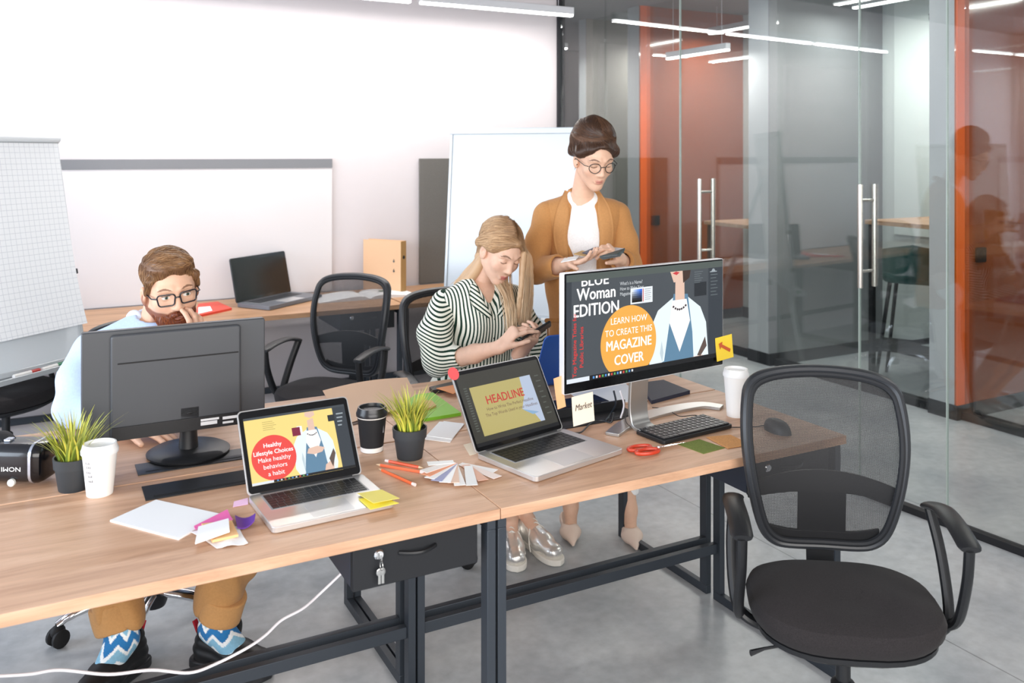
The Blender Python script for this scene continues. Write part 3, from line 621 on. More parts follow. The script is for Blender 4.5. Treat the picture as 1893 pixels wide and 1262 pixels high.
def person_print(sb, cx, cy, s, z, head=True, clothes='5E8296', skin='D9B8A6', coat='E3EEF2', ymin=-9, ymax=9):
    """a generic printed figure in a light coat, flat pieces on the display"""
    def pg(pts, m, dz): sb.add([(cx + x * s, min(ymax, max(ymin, cy + y * s)), z + dz) for x, y in pts], [tuple(range(len(pts)))], m)
    C = em('coat', coat); D = em('dress', clothes); S = em('skin', skin)
    pg([(-.42, -1), (-.50, -.3), (-.46, .25), (-.36, .42), (-.1, .56), (.12, .56), (.36, .40), (.46, .2), (.50, -.3), (.46, -1)], C, .0001)
    pg([(-.1, .60), (-.2, .1), (-.26, -.2), (-.3, -1), (.28, -1), (.24, -.25), (.22, .1), (.14, .58)], D, .0002)
    pg([(-.12, .52), (-.17, .25), (0, -.12), (.18, .25), (.12, .52)], em('blouse', 'F0EEEC'), .0003)
    pg([(-.075, .52), (-.07, .76), (.08, .80), (.085, .52)], S, .0004)
    for i in range(7): a = -.9 + .3 * i; pg([(.115 * a + .02 * math.cos(k), .40 + .05 * a * a + .018 * math.sin(k)) for k in (0, 1.5, 3, 4.5)], em('beads', '3A3038'), .0005)
    if head:
        pg([(-.1, .74), (-.15, .86), (-.16, .99), (.1, .99), (.12, .84), (.07, .74)], S, .00045); pg([(.06, .72), (.05, .99), (.19, .99), (.17, .78)], em('hairp', '3C2A22'), .0005)
        pg([(-.12, .85), (-.06, .87), (.0, .855), (-.05, .825)], em('lips', 'C2383E'), .0006)
    pg([(-.33, -.1), (-.30, .05), (-.27, -.1), (-.29, -.5)], em('fold', 'B9C8CF'), .00035); pg([(.2, -.32), (.42, -.2), (.38, -.5), (.16, -.55)], S, .0006); pg([(.3, -.2), (.44, .02), (.47, -.1), (.36, -.4)], em('phonep', '5A4A44'), .0007)
def circ(sb, cx, cy, r, z, m, n=48): sb.add([(cx + r * math.cos(2 * math.pi * i / n), cy + r * math.sin(2 * math.pi * i / n), z) for i in range(n)], [tuple(range(n))], m)
def rc(sb, x0, x1, y0, y1, z, m): sb.add([(x0, y0, z), (x1, y0, z), (x1, y1, z), (x0, y1, z)], [(0, 1, 2, 3)], m)
def scr1(sb, w_, sh):
    x0, x1, y0, y1 = -w_ * .455, w_ * .455, sh * .10, sh * .90; W_ = x1 - x0; H = y1 - y0; z = .0009
    rc(sb, x0, x1, y0, y1, z, em('yellow', 'E9CF7E')); rc(sb, x1 - W_ * .13, x1, y0, y1, z + .0001, em('panel', '3E464F', .35)); rc(sb, x0, x1, y1 - H * .035, y1, z + .0002, em('bar', '4C545B', .35))
    person_print(sb, x0 + W_ * .63, y0 + H * .33, H * .66, z + .0001, head=False, ymin=y0 + H * .035, ymax=y1 - H * .035, coat='DCE9F0', clothes='5A7F9A'); sb.add([(x0 + W_ * (.635 + a), y0 + H * b, z + .0006) for a, b in ((-.05, .90), (-.045, .96), (.045, .96), (.05, .90), (0, .86))], [(0, 1, 2, 3, 4)], em('skin', 'D9B8A6'))
    sb.add([(x0 + W_ * a, y0 + H * b, z + .0009) for a, b in ((.55, .33), (.57, .40), (.66, .42), (.73, .38), (.70, .32), (.62, .30))], [(0, 1, 2, 3, 4, 5)], em('skin', 'D9B8A6'))
    circ(sb, x0 + W_ * .235, y0 + H * .36, H * .335, z + .001, em('redcircle', 'E0463F')); wt = em('white', 'FFFFFF')
    for i, (s, b, q) in enumerate((('Healthy', .012, .078), ('Lifestyle Choices', .012, .078), ('Make healthy', 0, .082), ('behaviors', 0, .082), ('a habit', 0, .082))): put_text(sb, s, x0 + W_ * .235, y0 + H * (.52 - .105 * i), z + .0012, H * q * 1.15, wt, b, xs=.98)
    for i in range(5): rc(sb, x0 + W_ * .17, x0 + W_ * (.27 + .015 * (i % 3)), y0 + H * (.90 - .03 * i), y0 + H * (.908 - .03 * i), z + .0002, em('olive', 'A99C5C'))
    rc(sb, x0 + W_ * .44, x0 + W_ * .52, y0 + H * .62, y0 + H * .75, z + .0012, em('darkpk', '7A1638')); rc(sb, x0 + W_ * .49, x0 + W_ * .54, y0 + H * .64, y0 + H * .76, z + .0011, em('white', 'FFFFFF'))
    rc(sb, x1 - W_ * .19, x1 - W_ * .12, y0 + H * .76, y0 + H * .86, z + .0012, em('panel2', '2E353D', .3))
    for i in range(4): rc(sb, x1 - W_ * .10, x1 - W_ * (.03 + .01 * i), y0 + H * (.85 - .06 * i), y0 + H * (.87 - .06 * i), z + .0012, em('pl', 'AEB9C0', .4))
    rc(sb, x0, x1, y0, y0 + H * .035, z + .0013, em('taskbar', '1A1D24', .2)); rc(sb, x0, x0 + W_ * .2, y0, y0 + H * .035, z + .0014, em('tbl', 'D5DCE6'))
    for i in range(9): rc(sb, x0 + W_ * (.23 + .035 * i), x0 + W_ * (.245 + .035 * i), y0 + H * .008, y0 + H * .028, z + .0014, em('ic%d' % (i % 4), ('4C8ACB', 'D0D4DA', 'C44A3A', '5AA35A')[i % 4]))
def scr2(sb, w_, sh):
    x0, x1, y0, y1 = -w_ * .47, w_ * .47, sh * .06, sh * .94; W_ = x1 - x0; H = y1 - y0; z = .0009
    rc(sb, x0, x1, y0, y1, z, em('psbg', '45443C', .3)); a, b, c, d = x0 + W_ * .11, x0 + W_ * .85, y0 + H * .12, y0 + H * .80
    rc(sb, a, b, c, d, z + .0001, em('khaki', 'BBAE6E', .45)); k = em('coolpic', 'B9C6DC', .45)
    sb.add([(x, y, z + .0002) for x, y in ((a + (b - a) * .82, d), (b, d), (b, c), (a + (b - a) * .93, c), (a + (b - a) * .86, c + (d - c) * .22), (a + (b - a) * .70, c + (d - c) * .34), (a + (b - a) * .80, c + (d - c) * .6))], [tuple(range(7))], k)
    sb.add([(x, y, z + .0003) for x, y in ((a + (b - a) * .70, c + (d - c) * .33), (a + (b - a) * .84, c + (d - c) * .18), (a + (b - a) * .95, c + (d - c) * .2), (a + (b - a) * .84, c + (d - c) * .26))], [(0, 1, 2, 3)], em('bluepic', '7FA0BE'))
    red = em('headred', 'B5322E'); put_text(sb, 'HEADLINE', (a + b) / 2 + W_ * .0, c + (d - c) * .60, z + .0005, H * .165, red, .012, xs=.92)
    put_text(sb, 'How to Write The Perfect Headline', (a + b) / 2 + .01, c + (d - c) * .47, z + .0005, H * .062, em('gtx', '8A6A58', .3), 0, xs=.95); put_text(sb, 'The Top Words Used in your Headlines', (a + b) / 2 + .01, c + (d - c) * .355, z + .0005, H * .062, em('gtx', '8A6A58', .3), 0, xs=.95)
    for i in range(18): rc(sb, x0 + W_ * .045, x0 + W_ * .08, y0 + H * (.2 + .035 * i), y0 + H * (.215 + .035 * i), z + .0003, em('tool', '6A7068', .3))
    for i in range(8): rc(sb, x0 + W_ * .90, x0 + W_ * (.96 - .01 * (i % 3)), y0 + H * (.2 + .08 * i), y0 + H * (.215 + .08 * i), z + .0003, em('tool', '6A7068', .3))
    rc(sb, x0, x1, y0, y0 + H * .05, z + .0004, em('taskbar', '1A1D24', .2))
laptop('laptop', 'open silver laptop with the red circle on a yellow screen', (458, 928), (669, 886), .218, 33, .212, scr1)
l2 = laptop('laptop', 'open silver laptop with the HEADLINE screen and a red round sticker', (880, 848), (1041, 801), .245, 30, .238, scr2)
st = MB(); st.M = Matrix.Translation((0, 0, .014)) @ Matrix.Rotation(R(60), 4, 'X'); st.lathe([(0, .0012), (.019, .0012), (.019, .0018), (0, .0018)], 28, cx=-.163, cy=.232); tag(st.obj('round_sticker', l2, mat('red_sticker', 'E0575A', .5)))
# black laptop on the wall desk
def scr3(sb, w_, sh): rc(sb, -w_ * .44, w_ * .44, sh * .08, sh * .92, .0009, mat('screen_off', '030304', .25))
laptop('laptop', 'black open laptop with a dark screen on the wall desk', (437, 568), (538, 546), .235, 12, .25, scr3, body=mat('laptop_grey', '6E7178', .4, .3), keys=mat('grey_keys', '303236', .5), lidc=mat('laptop_lid_dark', '2E3338', .4), th=.024)
# blue laptop seen from behind, on the back right desk
def blue_laptop():
    c = W(.765, .905, T); t = thing('laptop', 'open laptop with a blue lid, seen from behind, by the big monitor', 'laptop', c, TH + R(180) - R(4))
    MB().prism(rrect(.33, .23, .012, 5, 0, -.115), .002, .014).obj('base', t, mat('blue_body', '23407E', .4), .0015)
    b = MB(); b.M = Matrix.Translation((0, 0, .012)) @ Matrix.Rotation(R(62), 4, 'X'); b.prism(rrect(.33, .225, .02, 6, 0, .1125), -.006, .0, mat('blue_lid', '1C4E9E', .38)); b.prism(rrect(.325, .22, .02, 6, 0, .1125), 0, .0008, BLACK); b.obj('lid', t, None, .001)
blue_laptop()
# --- big monitor
def big_monitor():
    c = PX(1199, 283, 2.705); ang = R(34); t = thing('monitor', 'large monitor with the magazine cover picture on its screen', 'monitor', (c.x, c.y, T), ang)
    w_, z0, z1 = .652, .165, .512; h = z1 - z0
    b = MB(); b.M = Matrix.Translation((0, 0, (z0 + z1) / 2)) @ Matrix.Rotation(R(90), 4, 'X'); b.prism(rrect(w_, h, .004, 2), -.022, -.001, SILV); b.prism(rrect(w_ - .004, h - .004, .003, 2), -.001, .0, mat('screen_bezel', '0B0B0D', .12)); b.obj('panel', t, None, .001)
    s = MB(); s.M = b.M.copy(); x0, x1, y0, y1 = -w_ / 2 + .008, w_ / 2 - .006, -h / 2 + .030, h / 2 - .006; W_, H = x1 - x0, y1 - y0; z = .0006
    def X(q): return x0 + W_ * q
    def Y(q): return y0 + H * q
    rc(s, x0, x1, y0, y1, z, em('slate', '555C63', .35)); 
    person_print(s, X(.70), Y(.22), H * .82, z + .0003, ymin=Y(.045), ymax=Y(.935))
    wt = em('white', 'FFFFFF')
    put_text(s, 'BLUE', X(.165), Y(.885), z + .0008, H * .135, wt, .012, xs=1.12)
    rc(s, x0, x1, Y(.935), y1, z + .0014, em('appbar', '5F6A66', .35)); rc(s, X(.0), X(.03), Y(.05), Y(.935), z + .0003, em('panel', '3E464F', .35))
    put_text(s, 'Woman', X(.175), Y(.755), z + .0008, H * .160, wt, .014, xs=.90); put_text(s, 'EDITION', X(.175), Y(.605), z + .0008, H * .162, wt, .014, xs=.88)
    for i, q in enumerate(("What's is a Name?", 'How to Make Your', 'Magazine')): put_text(s, q, X(.315), Y(.855 - .05 * i), z + .0008, H * .048, em('lgt', 'C7CCD0'), 0, 'LEFT', .8)
    rc(s, X(.38), X(.52), Y(.66), Y(.815), z + .001, em('dialog', 'DDE2E6')); sb_n = 6
    for i in range(sb_n):
        for j in range(sb_n):
            a = i / (sb_n - 1); q = j / (sb_n - 1); col = '%02X%02X%02X' % tuple(int(255 * v) for v in (q * (.85 - .7 * a), q * (.88 - .5 * a), q * (.92 - .1 * a)))
            rc(s, X(.388 + .065 * i / sb_n), X(.388 + .065 * (i + 1) / sb_n), Y(.675 + .125 * j / sb_n), Y(.675 + .125 * (j + 1) / sb_n), z + .0012, em('pk%d%d' % (i, j), col))
    rc(s, X(.457), X(.462), Y(.675), Y(.80), z + .0012, em('lips', 'C2383E'))
    for i in range(6): rc(s, X(.47), X(.505 + .005 * (i % 2)), Y(.69 + .02 * i), Y(.696 + .02 * i), z + .0012, em('pl', 'AEB9C0', .4))
    # orange circle, clipped by the bottom of the picture
    cx, cy, r = X(.37), Y(.30), H * .355; pts = []
    for i in range(72):
        a = 2 * math.pi * i / 72; pts.append((cx + r * math.cos(a), max(Y(.045), cy + r * math.sin(a)), z + .0015))
    s.add(pts, [tuple(range(72))], em('orange', 'E5A547'))
    for q, yy, sz, bo, xs in (('LEARN HOW', .49, .088, 0, .9), ('TO CREATE THIS', .38, .088, 0, .9), ('MAGAZINE', .245, .132, .014, .88), ('COVER', .10, .132, .014, .88)): put_text(s, q, cx, Y(yy), z + .0018, H * sz, wt, bo, xs=xs)
    rd = em('redtxt', 'D2322F'); put_text(s, 'Top Magazine Titles for', X(.055), Y(.05), z + .0018, H * .062, rd, .006, 'LEFT', 1.0, R(90)); put_text(s, 'Public Libraries', X(.095), Y(.13), z + .0018, H * .062, rd, .006, 'LEFT', 1.0, R(90))
    rc(s, X(.90), x1, Y(.045), Y(.935), z + .0014, em('panel', '3E464F', .35)); rc(s, X(.80), X(.885), Y(.66), Y(.80), z + .0016, em('panel2', '2E353D', .3))
    for i in range(6): rc(s, X(.80), X(.86 - .01 * (i % 3)), Y(.905 - .022 * i), Y(.912 - .022 * i), z + .0016, em('pl2', '7F8A8E', .3))
    for i in range(7): rc(s, X(.915), X(.965 - .01 * (i % 2)), Y(.86 - .035 * i), Y(.868 - .035 * i), z + .0016, em('pl2', '7F8A8E', .3))
    s.add([(X(.91 + .01 * i), Y(.895 + (.03 if i in (2, 3) else .004)), z + .0016) for i in range(6)] + [(X(.96), Y(.89), z + .0016), (X(.91), Y(.89), z + .0016)], [tuple(range(8))], em('pl', 'AEB9C0', .4))
    rc(s, x0, x1, y0, Y(.045), z + .002, em('taskbar', '1A1D24', .2)); rc(s, x0, X(.13), Y(.003), Y(.043), z + .0022, em('tbl', 'D5DCE6'))
    for i in range(14): rc(s, X(.15 + .018 * i), X(.16 + .018 * i), Y(.012), Y(.034), z + .0022, em('ic%d' % (i % 4), ('4C8ACB', 'D0D4DA', 'C44A3A', '5AA35A')[i % 4]))
    s.obj('display', t, None, smooth=0)
    # stand: curved neck and crescent foot
    def off(px, py): p = PT(px, py); return (Matrix.Rotation(-ang, 3, 'Z') @ (p - Vector((c.x, c.y, T))))
    nb = cat_rom([(0, .03, .30), (0, .045, .16), (0, .05, .06), (0, .035, .018), (0, .0, .010)], 6)
    k = MB(); rings = []
    for i, p in enumerate(nb):
        tn = (nb[min(i + 1, len(nb) - 1)] - nb[max(i - 1, 0)]).normalized(); nn = Vector((0, -tn.z, tn.y)); hw = .036
        rings.append([tuple(p + Vector((sx * hw, 0, 0)) + nn * sn * .006) for sx, sn in ((-1, -1), (1, -1), (1, 1), (-1, 1))])
    k.rings(rings); k.obj('neck', t, mat('brushed_aluminium', 'BEBDBB', .28, .85), .002)
    pts = [off(*q) for q in ((1131, 806), (1165, 783), (1215, 766), (1290, 752), (1334, 756))]; pts = cat_rom([(p.x, p.y, .006) for p in pts], 6); f = MB(); rings = []
    for i, p in enumerate(pts):
        tn = (pts[min(i + 1, len(pts) - 1)] - pts[max(i - 1, 0)]).normalized(); nn = Vector((-tn.y, tn.x, 0)); hw = .022 + .008 * math.sin(math.pi * i / (len(pts) - 1))
        rings.append([tuple(p + nn * a * hw + Vector((0, 0, b))) for a, b in ((-1, -.006), (1, -.006), (1, .004), (-1, .004))])
    f.rings(rings); f.obj('foot', t, mat('brushed_aluminium', 'BEBDBB', .28, .85), .0015)
    return t, c, ang
bm, bmc, bma = big_monitor()
def on_screen(label, x, y, w_, h, m, rot=0, txt=None, name='sticky_note', drop=0.004):
    M = Matrix.Translation((bmc.x, bmc.y, T)) @ Matrix.Rotation(bma, 4, 'Z') @ Matrix.Translation((x, -drop, y)) @ Matrix.Rotation(R(90), 4, 'X') @ Matrix.Rotation(R(rot), 4, 'Z')
    b = MB(); v = []; f = []
    for s in (0, 1):
        for i in range(6):
            yy = h / 2 - h * i / 5
            for sx in (-1, 1): v.append((sx * w_ / 2, yy, .003 * (i / 5) ** 2 + s * .0004))
    for i in range(5): a = 2 * i; f += [(a, a + 2, a + 3, a + 1), (a + 12, a + 13, a + 15, a + 14), (a, a + 12, a + 14, a + 2), (a + 1, a + 3, a + 15, a + 13)]
    f += [(0, 1, 13, 12), (10, 22, 23, 11)]; b.add(v, f, m)
    if txt: txt(b)
    o = b.obj(name, None, None, smooth=0); o.matrix_world = M; return tag(o, label, 'sticky note')
def arrow(b):
    m = mat('red_ink', 'C4592F', .6); P = [(-.026, .018), (-.010, .022), (-.013, .014), (.026, -.008), (.022, -.018), (-.018, .006), (-.022, -.002)]; b.add([(x, y, .0042) for x, y in P], [tuple(range(7))], m)
on_screen('yellow sticky note with a red arrow on the right edge of the big monitor', .326, .222, .078, .076, mat('yellow_note', 'F2D03E', .6), 4, arrow)
def market(b):
    vs, fs = text_geo('Market', .026, 0, 'CENTER', .82, .25); b.add([(x, y - .0, .0032) for x, y, _ in vs], fs, mat('pen_ink', '5A4A4A', .6))
on_screen('cream sticky note reading Market under the left corner of the big monitor', -.262, .118, .078, .084, mat('cream_note', 'EFE3CE', .7), 3, market, drop=.006)
on_screen('orange sticky tabs on the lower left side of the big monitor', -.333, .172, .03, .09, mat('orange_note', 'E8B080', .7), 8, drop=-.012)
# --- monitor seen from behind
def back_monitor():
    c = PT(348, 838); ang = TH + R(180); t = thing('monitor', 'black monitor seen from behind in front of the bearded man', 'monitor', (c.x, c.y, T), ang)
    # local +y = towards camera side after 180 turn; back of panel faces +y
    w_ = .487; z0, z1 = .072, .370; cz = (z0 + z1) / 2; ox = .032
    GM = mat('monitor_back_plastic', '434549', .38)
    b = MB(); b.M = Matrix.Translation((ox, 0, cz)) @ Matrix.Rotation(R(-90), 4, 'X'); b.M = b.M @ Matrix.Rotation(R(180), 4, 'Z')
    b.prism(rrect(w_, z1 - z0, .006, 3), -.012, .014, GM); b.obj('panel', t, None, .003)
    b2 = MB(); b2.M = b.M.copy(); P = [(-.17, .145), (.17, .145), (.17, -.148), (-.17, -.148)]; b2.prism([(x, y) for x, y in rrect(.345, .285, .01, 3, 0, -.004)], .014, .028, GM); b2.obj('rear_bulge', t, None, .006, seg=3)
    b3 = MB(); b3.M = b.M.copy(); b3.box(-.155, .165, .058, .062, .0275, .029, RUBBER); b3.obj('rear_slot', t, None, .0006); b3 = MB(); b3.M = b.M.copy(); b3.box(-.17, .17, -.148, -.112, .028, .033, BLACK); b3.obj('port_cover', t, None, .0006)
    b4 = MB(); b4.M = b.M.copy()
    b4.box(-.0, .0, 0, 0, 0, 0) if False else None
    for x, y, a, q in ((.07, -.125, .05, .006), (.07, -.137, .045, .01), (.13, -.128, .04, .008), (.13, -.14, .03, .006)): b4.box(x - .01, x - .01 + a, y, y + q, .033, .0336)
    b4.obj('spec_label', t, mat('label_white', 'D8D8DA', .5))
    # screen on the other side
    b5 = MB(); b5.M = b.M.copy(); b5.prism(rrect(w_ - .016, z1 - z0 - .016, .003, 2), -.0128, -.012); b5.obj('display', t, em('manscreen', 'BFD0E0', .5))
    MB().lathe([(0, 0), (.103, 0), (.112, .005), (.113, .010), (.100, .017), (.03, .020), (0, .020)], 48).obj('foot', t, BLACK)
    n = MB(); n.lathe([(0, .018), (.027, .018), (.024, .06), (.024, .105), (.03, .125), (0, .125)], 24, cy=.0); n.box(-.026, .026, -.004, .028, .09, .14); n.obj('neck', t, BLACK, .002)
back_monitor()
# --- keyboard and mouse
def keyboard():
    A, B, C_, D_ = PT(1179, 800), PT(1302, 772), PT(1352, 794), PT(1222, 827); c = (A + B + C_ + D_) / 4; d = (B - A) + (C_ - D_); ang = math.atan2(d.y, d.x); w_, dp = .29, .125
    t = thing('keyboard', 'black compact keyboard in front of the big monitor', 'keyboard', (c.x, c.y, T), ang)
    b = MB(); b.prism(rrect(w_, dp, .008), .002, .014); b.obj('base', t, BLACK, .002); k = MB()
    for r_ in range(6):
        ks = [1] * 14
        if r_ == 5: ks = [1.2, 1, 1, 5.5, 1, 1, 1, 1, 1]
        s_ = (w_ - .014) / sum(ks); x = -w_ / 2 + .007
        for q in ks: 
            y = dp / 2 - .006 - (r_ + 1) * .0188; k.box(x + .001, x + q * s_ - .0015, y + .0012, y + .0176, .014, .0185, mat('key_black', '232326', .35)); x += q * s_
    k.obj('keys', t, None, .0008, seg=1)
    for r_ in range(5): pass
    kp = MB()
    for r_ in range(5):
        for q in range(13): x = -w_ / 2 + .012 + q * .0197; y = dp / 2 - .006 - (r_ + 1) * .0188 + .010; kp.box(x + .002, x + .0045, y, y + .003, .0186, .0187)
    kp.obj('key_legends', t, mat('legend_white', 'C8C8CA', .5))
keyboard()
def blob(b, c, r, m=None): b.ell(c, r, 24, 14, m)
p = at(1437, 797); t = thing('mouse', 'black computer mouse seen through the mesh of the front chair', 'mouse', p, R(25))
b = MB(); rr = []
for i in range(9):
    a = i / 8; z = .036 * math.sin(a * math.pi / 2); q = math.cos(a * math.pi / 2) ** .6; rr.append([(.03 * q * math.cos(2 * math.pi * j / 24), .052 * q * math.sin(2 * math.pi * j / 24) + .006 * a, z) for j in range(24)])
b.rings(rr).obj('shell', t, BLACK); MB().tube([(0, .028, .030), (0, .036, .026)], .004, 8).obj('scroll_wheel', t, GREYP)
# --- papers, notes, folders
quad_thing('sheet_stack', 'stack of blank white paper on the left front desk', 'paper', [(288, 926), (410, 953), (330, 998), (203, 964)], WHITEP, .004)
quad_thing('sticky_tab', 'pale pink sticky tab by the corner of the left silver laptop', 'sticky note', [(432, 928), (458, 921), (458, 933), (430, 938)], mat('pale_pink', 'F3C6E4', .6), .0008, lift=lambda a, q: .001)
quad_thing('sticky_strip', 'long pink sticky strip lying over the white paper', 'sticky note', [(420, 944), (430, 963), (362, 981), (358, 975)], mat('pink_note', 'EE6FB4', .6), .001, z=T + .0065, lift=lambda a, q: .006 * abs(a - .5))
quad_thing('crumpled_paper', 'thin white crumpled paper under the sticky notes', 'paper', [(352, 985), (440, 975), (458, 1006), (400, 1014)], WHITEP, .0008, z=T + .0005, lift=lambda a, q: .002 + .002 * math.sin(9 * a + 4 * q))
quad_thing('sticky_pad', 'peach sticky note pad among the small notes', 'sticky note', [(372, 972), (428, 966), (440, 992), (392, 1003)], mat('peach_note', 'F0BE86', .6), .006, z=T + .005)
quad_thing('sticky_pad', 'white sticky note pad topmost of the small notes', 'sticky note', [(366, 976), (422, 963), (424, 986), (360, 1006)], WHITEP, .004, z=T + .012, lift=lambda a, q: .003 * a)
quad_thing('sticky_pad', 'purple curled sticky note beside the left laptop', 'sticky note', [(434, 960), (472, 962), (470, 975), (438, 982)], mat('purple_note', '5E2E91', .45), .003, z=T + .001, lift=lambda a, q: .012 * (a - .4) ** 2 * 3 + .002)
quad_thing('sticky_note', 'upper yellow sticky note on the corner of the left laptop', 'sticky note', [(660, 912), (705, 905), (738, 921), (690, 935)], mat('lemon_note', 'F0E071', .6), .0008, z=T + .020, lift=lambda a, q: .006 * (1 - a) * q, group=None)
quad_thing('sticky_note', 'lower yellow sticky note on the corner of the left laptop', 'sticky note', [(662, 922), (706, 918), (737, 930), (684, 942)], mat('yellow_bright', 'F6E64A', .6), .0008, z=T + .0175)
def pencil(p, q, label, col):
    a, b = PT(*p, T + .004), PT(*q, T + .004); d = b - a; t = thing('pencil', label, 'pencil', a, math.atan2(d.y, d.x), 'orange pencils'); L_ = d.length
    x = MB(); x.tube([(.014, 0, .0), (L_ - .012, 0, .0)], .0038, 6, mat('pencil_' + col, col, .35)); x.obj('shaft', t, None, loc=(0, 0, 0)); MB().tube([(0, 0, 0), (.014, 0, 0)], [.0006, .0038], 6).obj('tip', t, mat('pencil_wood', 'E2C5A0', .6)); MB().tube([(L_ - .012, 0, 0), (L_, 0, 0)], .0042, 10).obj('end_cap', t, mat('pencil_end', 'E9D6D2', .3)); return t
pencil((695, 858), (784, 873), 'orange pencil in the middle with its pale end by the swatch fan', 'F0704A'); pencil((782, 865), (712, 851), 'orange pencil furthest from the desk edge', 'E8582E'); pencil((700, 866), (767, 896), 'orange pencil nearest the desk edge', 'EA6B3C')
def fan():
    o = PT(872, 868); t = thing('swatch_fan', 'fanned out pale colour swatches between the two silver laptops', 'colour swatches', (o.x, o.y, T)); cols = ['F7F3F0', 'F4E4DC', 'E6B7A0', 'F0F0EE', 'F5F2EF', 'EBC9B4', 'FFFFFF', '9EA2C4', 'F3F1EE', 'E89A74', 'F2E9E4', 'F6F4F2']
    tg = [(915, 872), (920, 884), (893, 890), (872, 900), (850, 901), (838, 897), (822, 897), (806, 895), (793, 891), (786, 886), (782, 880), (790, 866)]
    piv = PT(838, 862)
    for i, q in enumerate(tg):
        b = PT(*q); a = Vector((piv.x, piv.y, 0)) if i > 3 else Vector(PT(850 + 5 * i, 858 + 2 * i)); a.z = 0; b = Vector((b.x, b.y, 0)); d = (b - a); L_ = d.length; d.normalize(); n = Vector((-d.y, d.x, 0)); z = .001 + .0011 * i; hw = .015
        pts = [a - n * .011, b - n * hw, b + n * hw, a + n * .011]; MB().prism([(x.x - o.x, x.y - o.y) for x in pts], z, z + .0009).obj('swatch', t, mat('sw_' + cols[i], cols[i], .6))
fan()
for i, (l, pts) in enumerate((('white card at the bottom of the small pile behind the plant', [(812, 780), (856, 783), (832, 818), (782, 812)]), ('white card on top of the small pile behind the plant', [(820, 779), (858, 784), (835, 812), (790, 806)]))): quad_thing('card', l, 'card', pts, WHITEP, .002, z=T + .002 * i, group='white cards')
quad_thing('sticky_note', 'cream note sticking out under the left hinge of the HEADLINE laptop', 'sticky note', [(856, 822), (872, 818), (884, 838), (868, 842)], mat('cream_note', 'EFE3CE', .7), .0008)
quad_thing('folder', 'bright green folder on the desk behind the potted grass', 'folder', [(742, 738), (800, 730), (852, 768), (785, 779)], mat('green_folder', '7DBB2C', .5), .010)
quad_thing('swatch_book', 'small wood tone swatches lying on the green folder', 'colour swatches', [(770, 742), (798, 743), (806, 752), (778, 762)], mat('wood_swatch', 'C9A368', .6), .006, z=T + .0105)
quad_thing('booklet', 'dark booklets on the desk behind the HEADLINE laptop', 'booklet', [(793, 722), (835, 712), (846, 722), (800, 728)], mat('dark_booklet', '2F2A2C', .5), .014)
quad_thing('leaflet', 'orange leaflet lying over the dark booklets', 'leaflet', [(806, 718), (838, 712), (850, 722), (838, 728)], mat('orange_leaflet', 'D98B55', .6), .002, z=T + .0145)
quad_thing('folder', 'open beige cardboard folder behind the black cup', 'folder', [(596, 741), (752, 716), (788, 752), (640, 784)], mat('beige_card', 'D9B79B', .8), .0015, lift=lambda a, q: .035 * (1 - q) ** 2 + .010 * math.sin(math.pi * a), nx=12, ny=10)
quad_thing('folder', 'dark brown folder edge under the beige folder', 'folder', [(648, 772), (700, 762), (712, 772), (652, 786)], mat('brown_folder', '5A4438', .7), .002)
quad_thing('felt_sheet', 'olive green square sheet by the keyboard', 'felt sheet', [(1292, 812), (1340, 828), (1300, 839), (1254, 822)], mat('olive_felt', '6E7B34', .9, noise=.2, nscale=300), .0012)
quad_thing('felt_sheet', 'tan orange square sheet near the desk edge by the keyboard', 'felt sheet', [(1350, 804), (1388, 822), (1345, 829), (1305, 808)], mat('tan_felt', 'CE9358', .85, noise=.15, nscale=300), .0014, z=T + .0012)
quad_thing('tablet', 'dark navy closed tablet case behind the big monitor stand', 'tablet', [(1180, 714), (1226, 708), (1275, 728), (1204, 747)], mat('navy_case', '23283A', .55), .013)
quad_thing('sheet', 'white papers under the navy tablet case', 'paper', [(1045, 722), (1150, 704), (1196, 742), (1080, 745)], WHITEP, .001)
# --- scissors
def scissors():
    o = PT(1190, 835); t = thing('scissors', 'scissors with orange red handles in front of the keyboard', 'scissors', (o.x, o.y, T), R(24)); m = mat('scissor_red', 'C23A1E', .35)
    for s, (cx, cy) in enumerate(((-.005, .016), (.0, -.018))):
        MB().tube([(cx + .036 * math.cos(a), cy + .017 * math.sin(a), .007) for a in [i * math.pi / 14 for i in range(28)]], .0055, 8, closed=True, up=(0, 0, 1)).obj('handle', t, m)
    b = MB(); b.prism([(.03, -.006), (.06, -.004), (.15, .004), (.06, .006), (.03, .01)], .004, .006); b.obj('blade', t, CHROME); b = MB(); b.prism([(.03, -.01), (.06, -.007), (.15, .002), (.06, .004), (.03, .006)], .006, .008); b.obj('blade', t, CHROME); MB().lathe([(0, .003), (.004, .003), (.004, .01), (0, .01)], 12, cx=.05).obj('rivet', t, CHROME)
scissors()
# --- cables
def cable(label, pts, r=.002, m=None, name='cable'):
    P = cat_rom(pts, 7); o = Vector(P[0]); return tag(MB().tube([Vector(p) - o for p in P], r, 8).obj(name, None, m or BLACK, loc=o), label, 'cable')
def tp(px, py, z=.003): return tuple(PT(px, py, T + z))
cable('black power cable plugged into the right side of the HEADLINE laptop', [tp(1062, 800, .008), tp(1075, 798, .006), tp(1092, 782, .004), tp(1112, 777, .004), tp(1130, 780, .006), tp(1134, 762, .03)], .0025)
cable('thin black cable lying over the foot of the big monitor', [tp(1190, 796, .003), tp(1165, 788, .014), tp(1156, 776, .016), tp(1158, 760, .004)], .0013)
cable('thin black cable running from the monitor foot behind the keyboard', [tp(1205, 753, .003), tp(1232, 756, .003), tp(1256, 769, .014), tp(1290, 768, .003), tp(1330, 787, .003), tp(1388, 789, .003), tp(1428, 783, .003)], .0014)
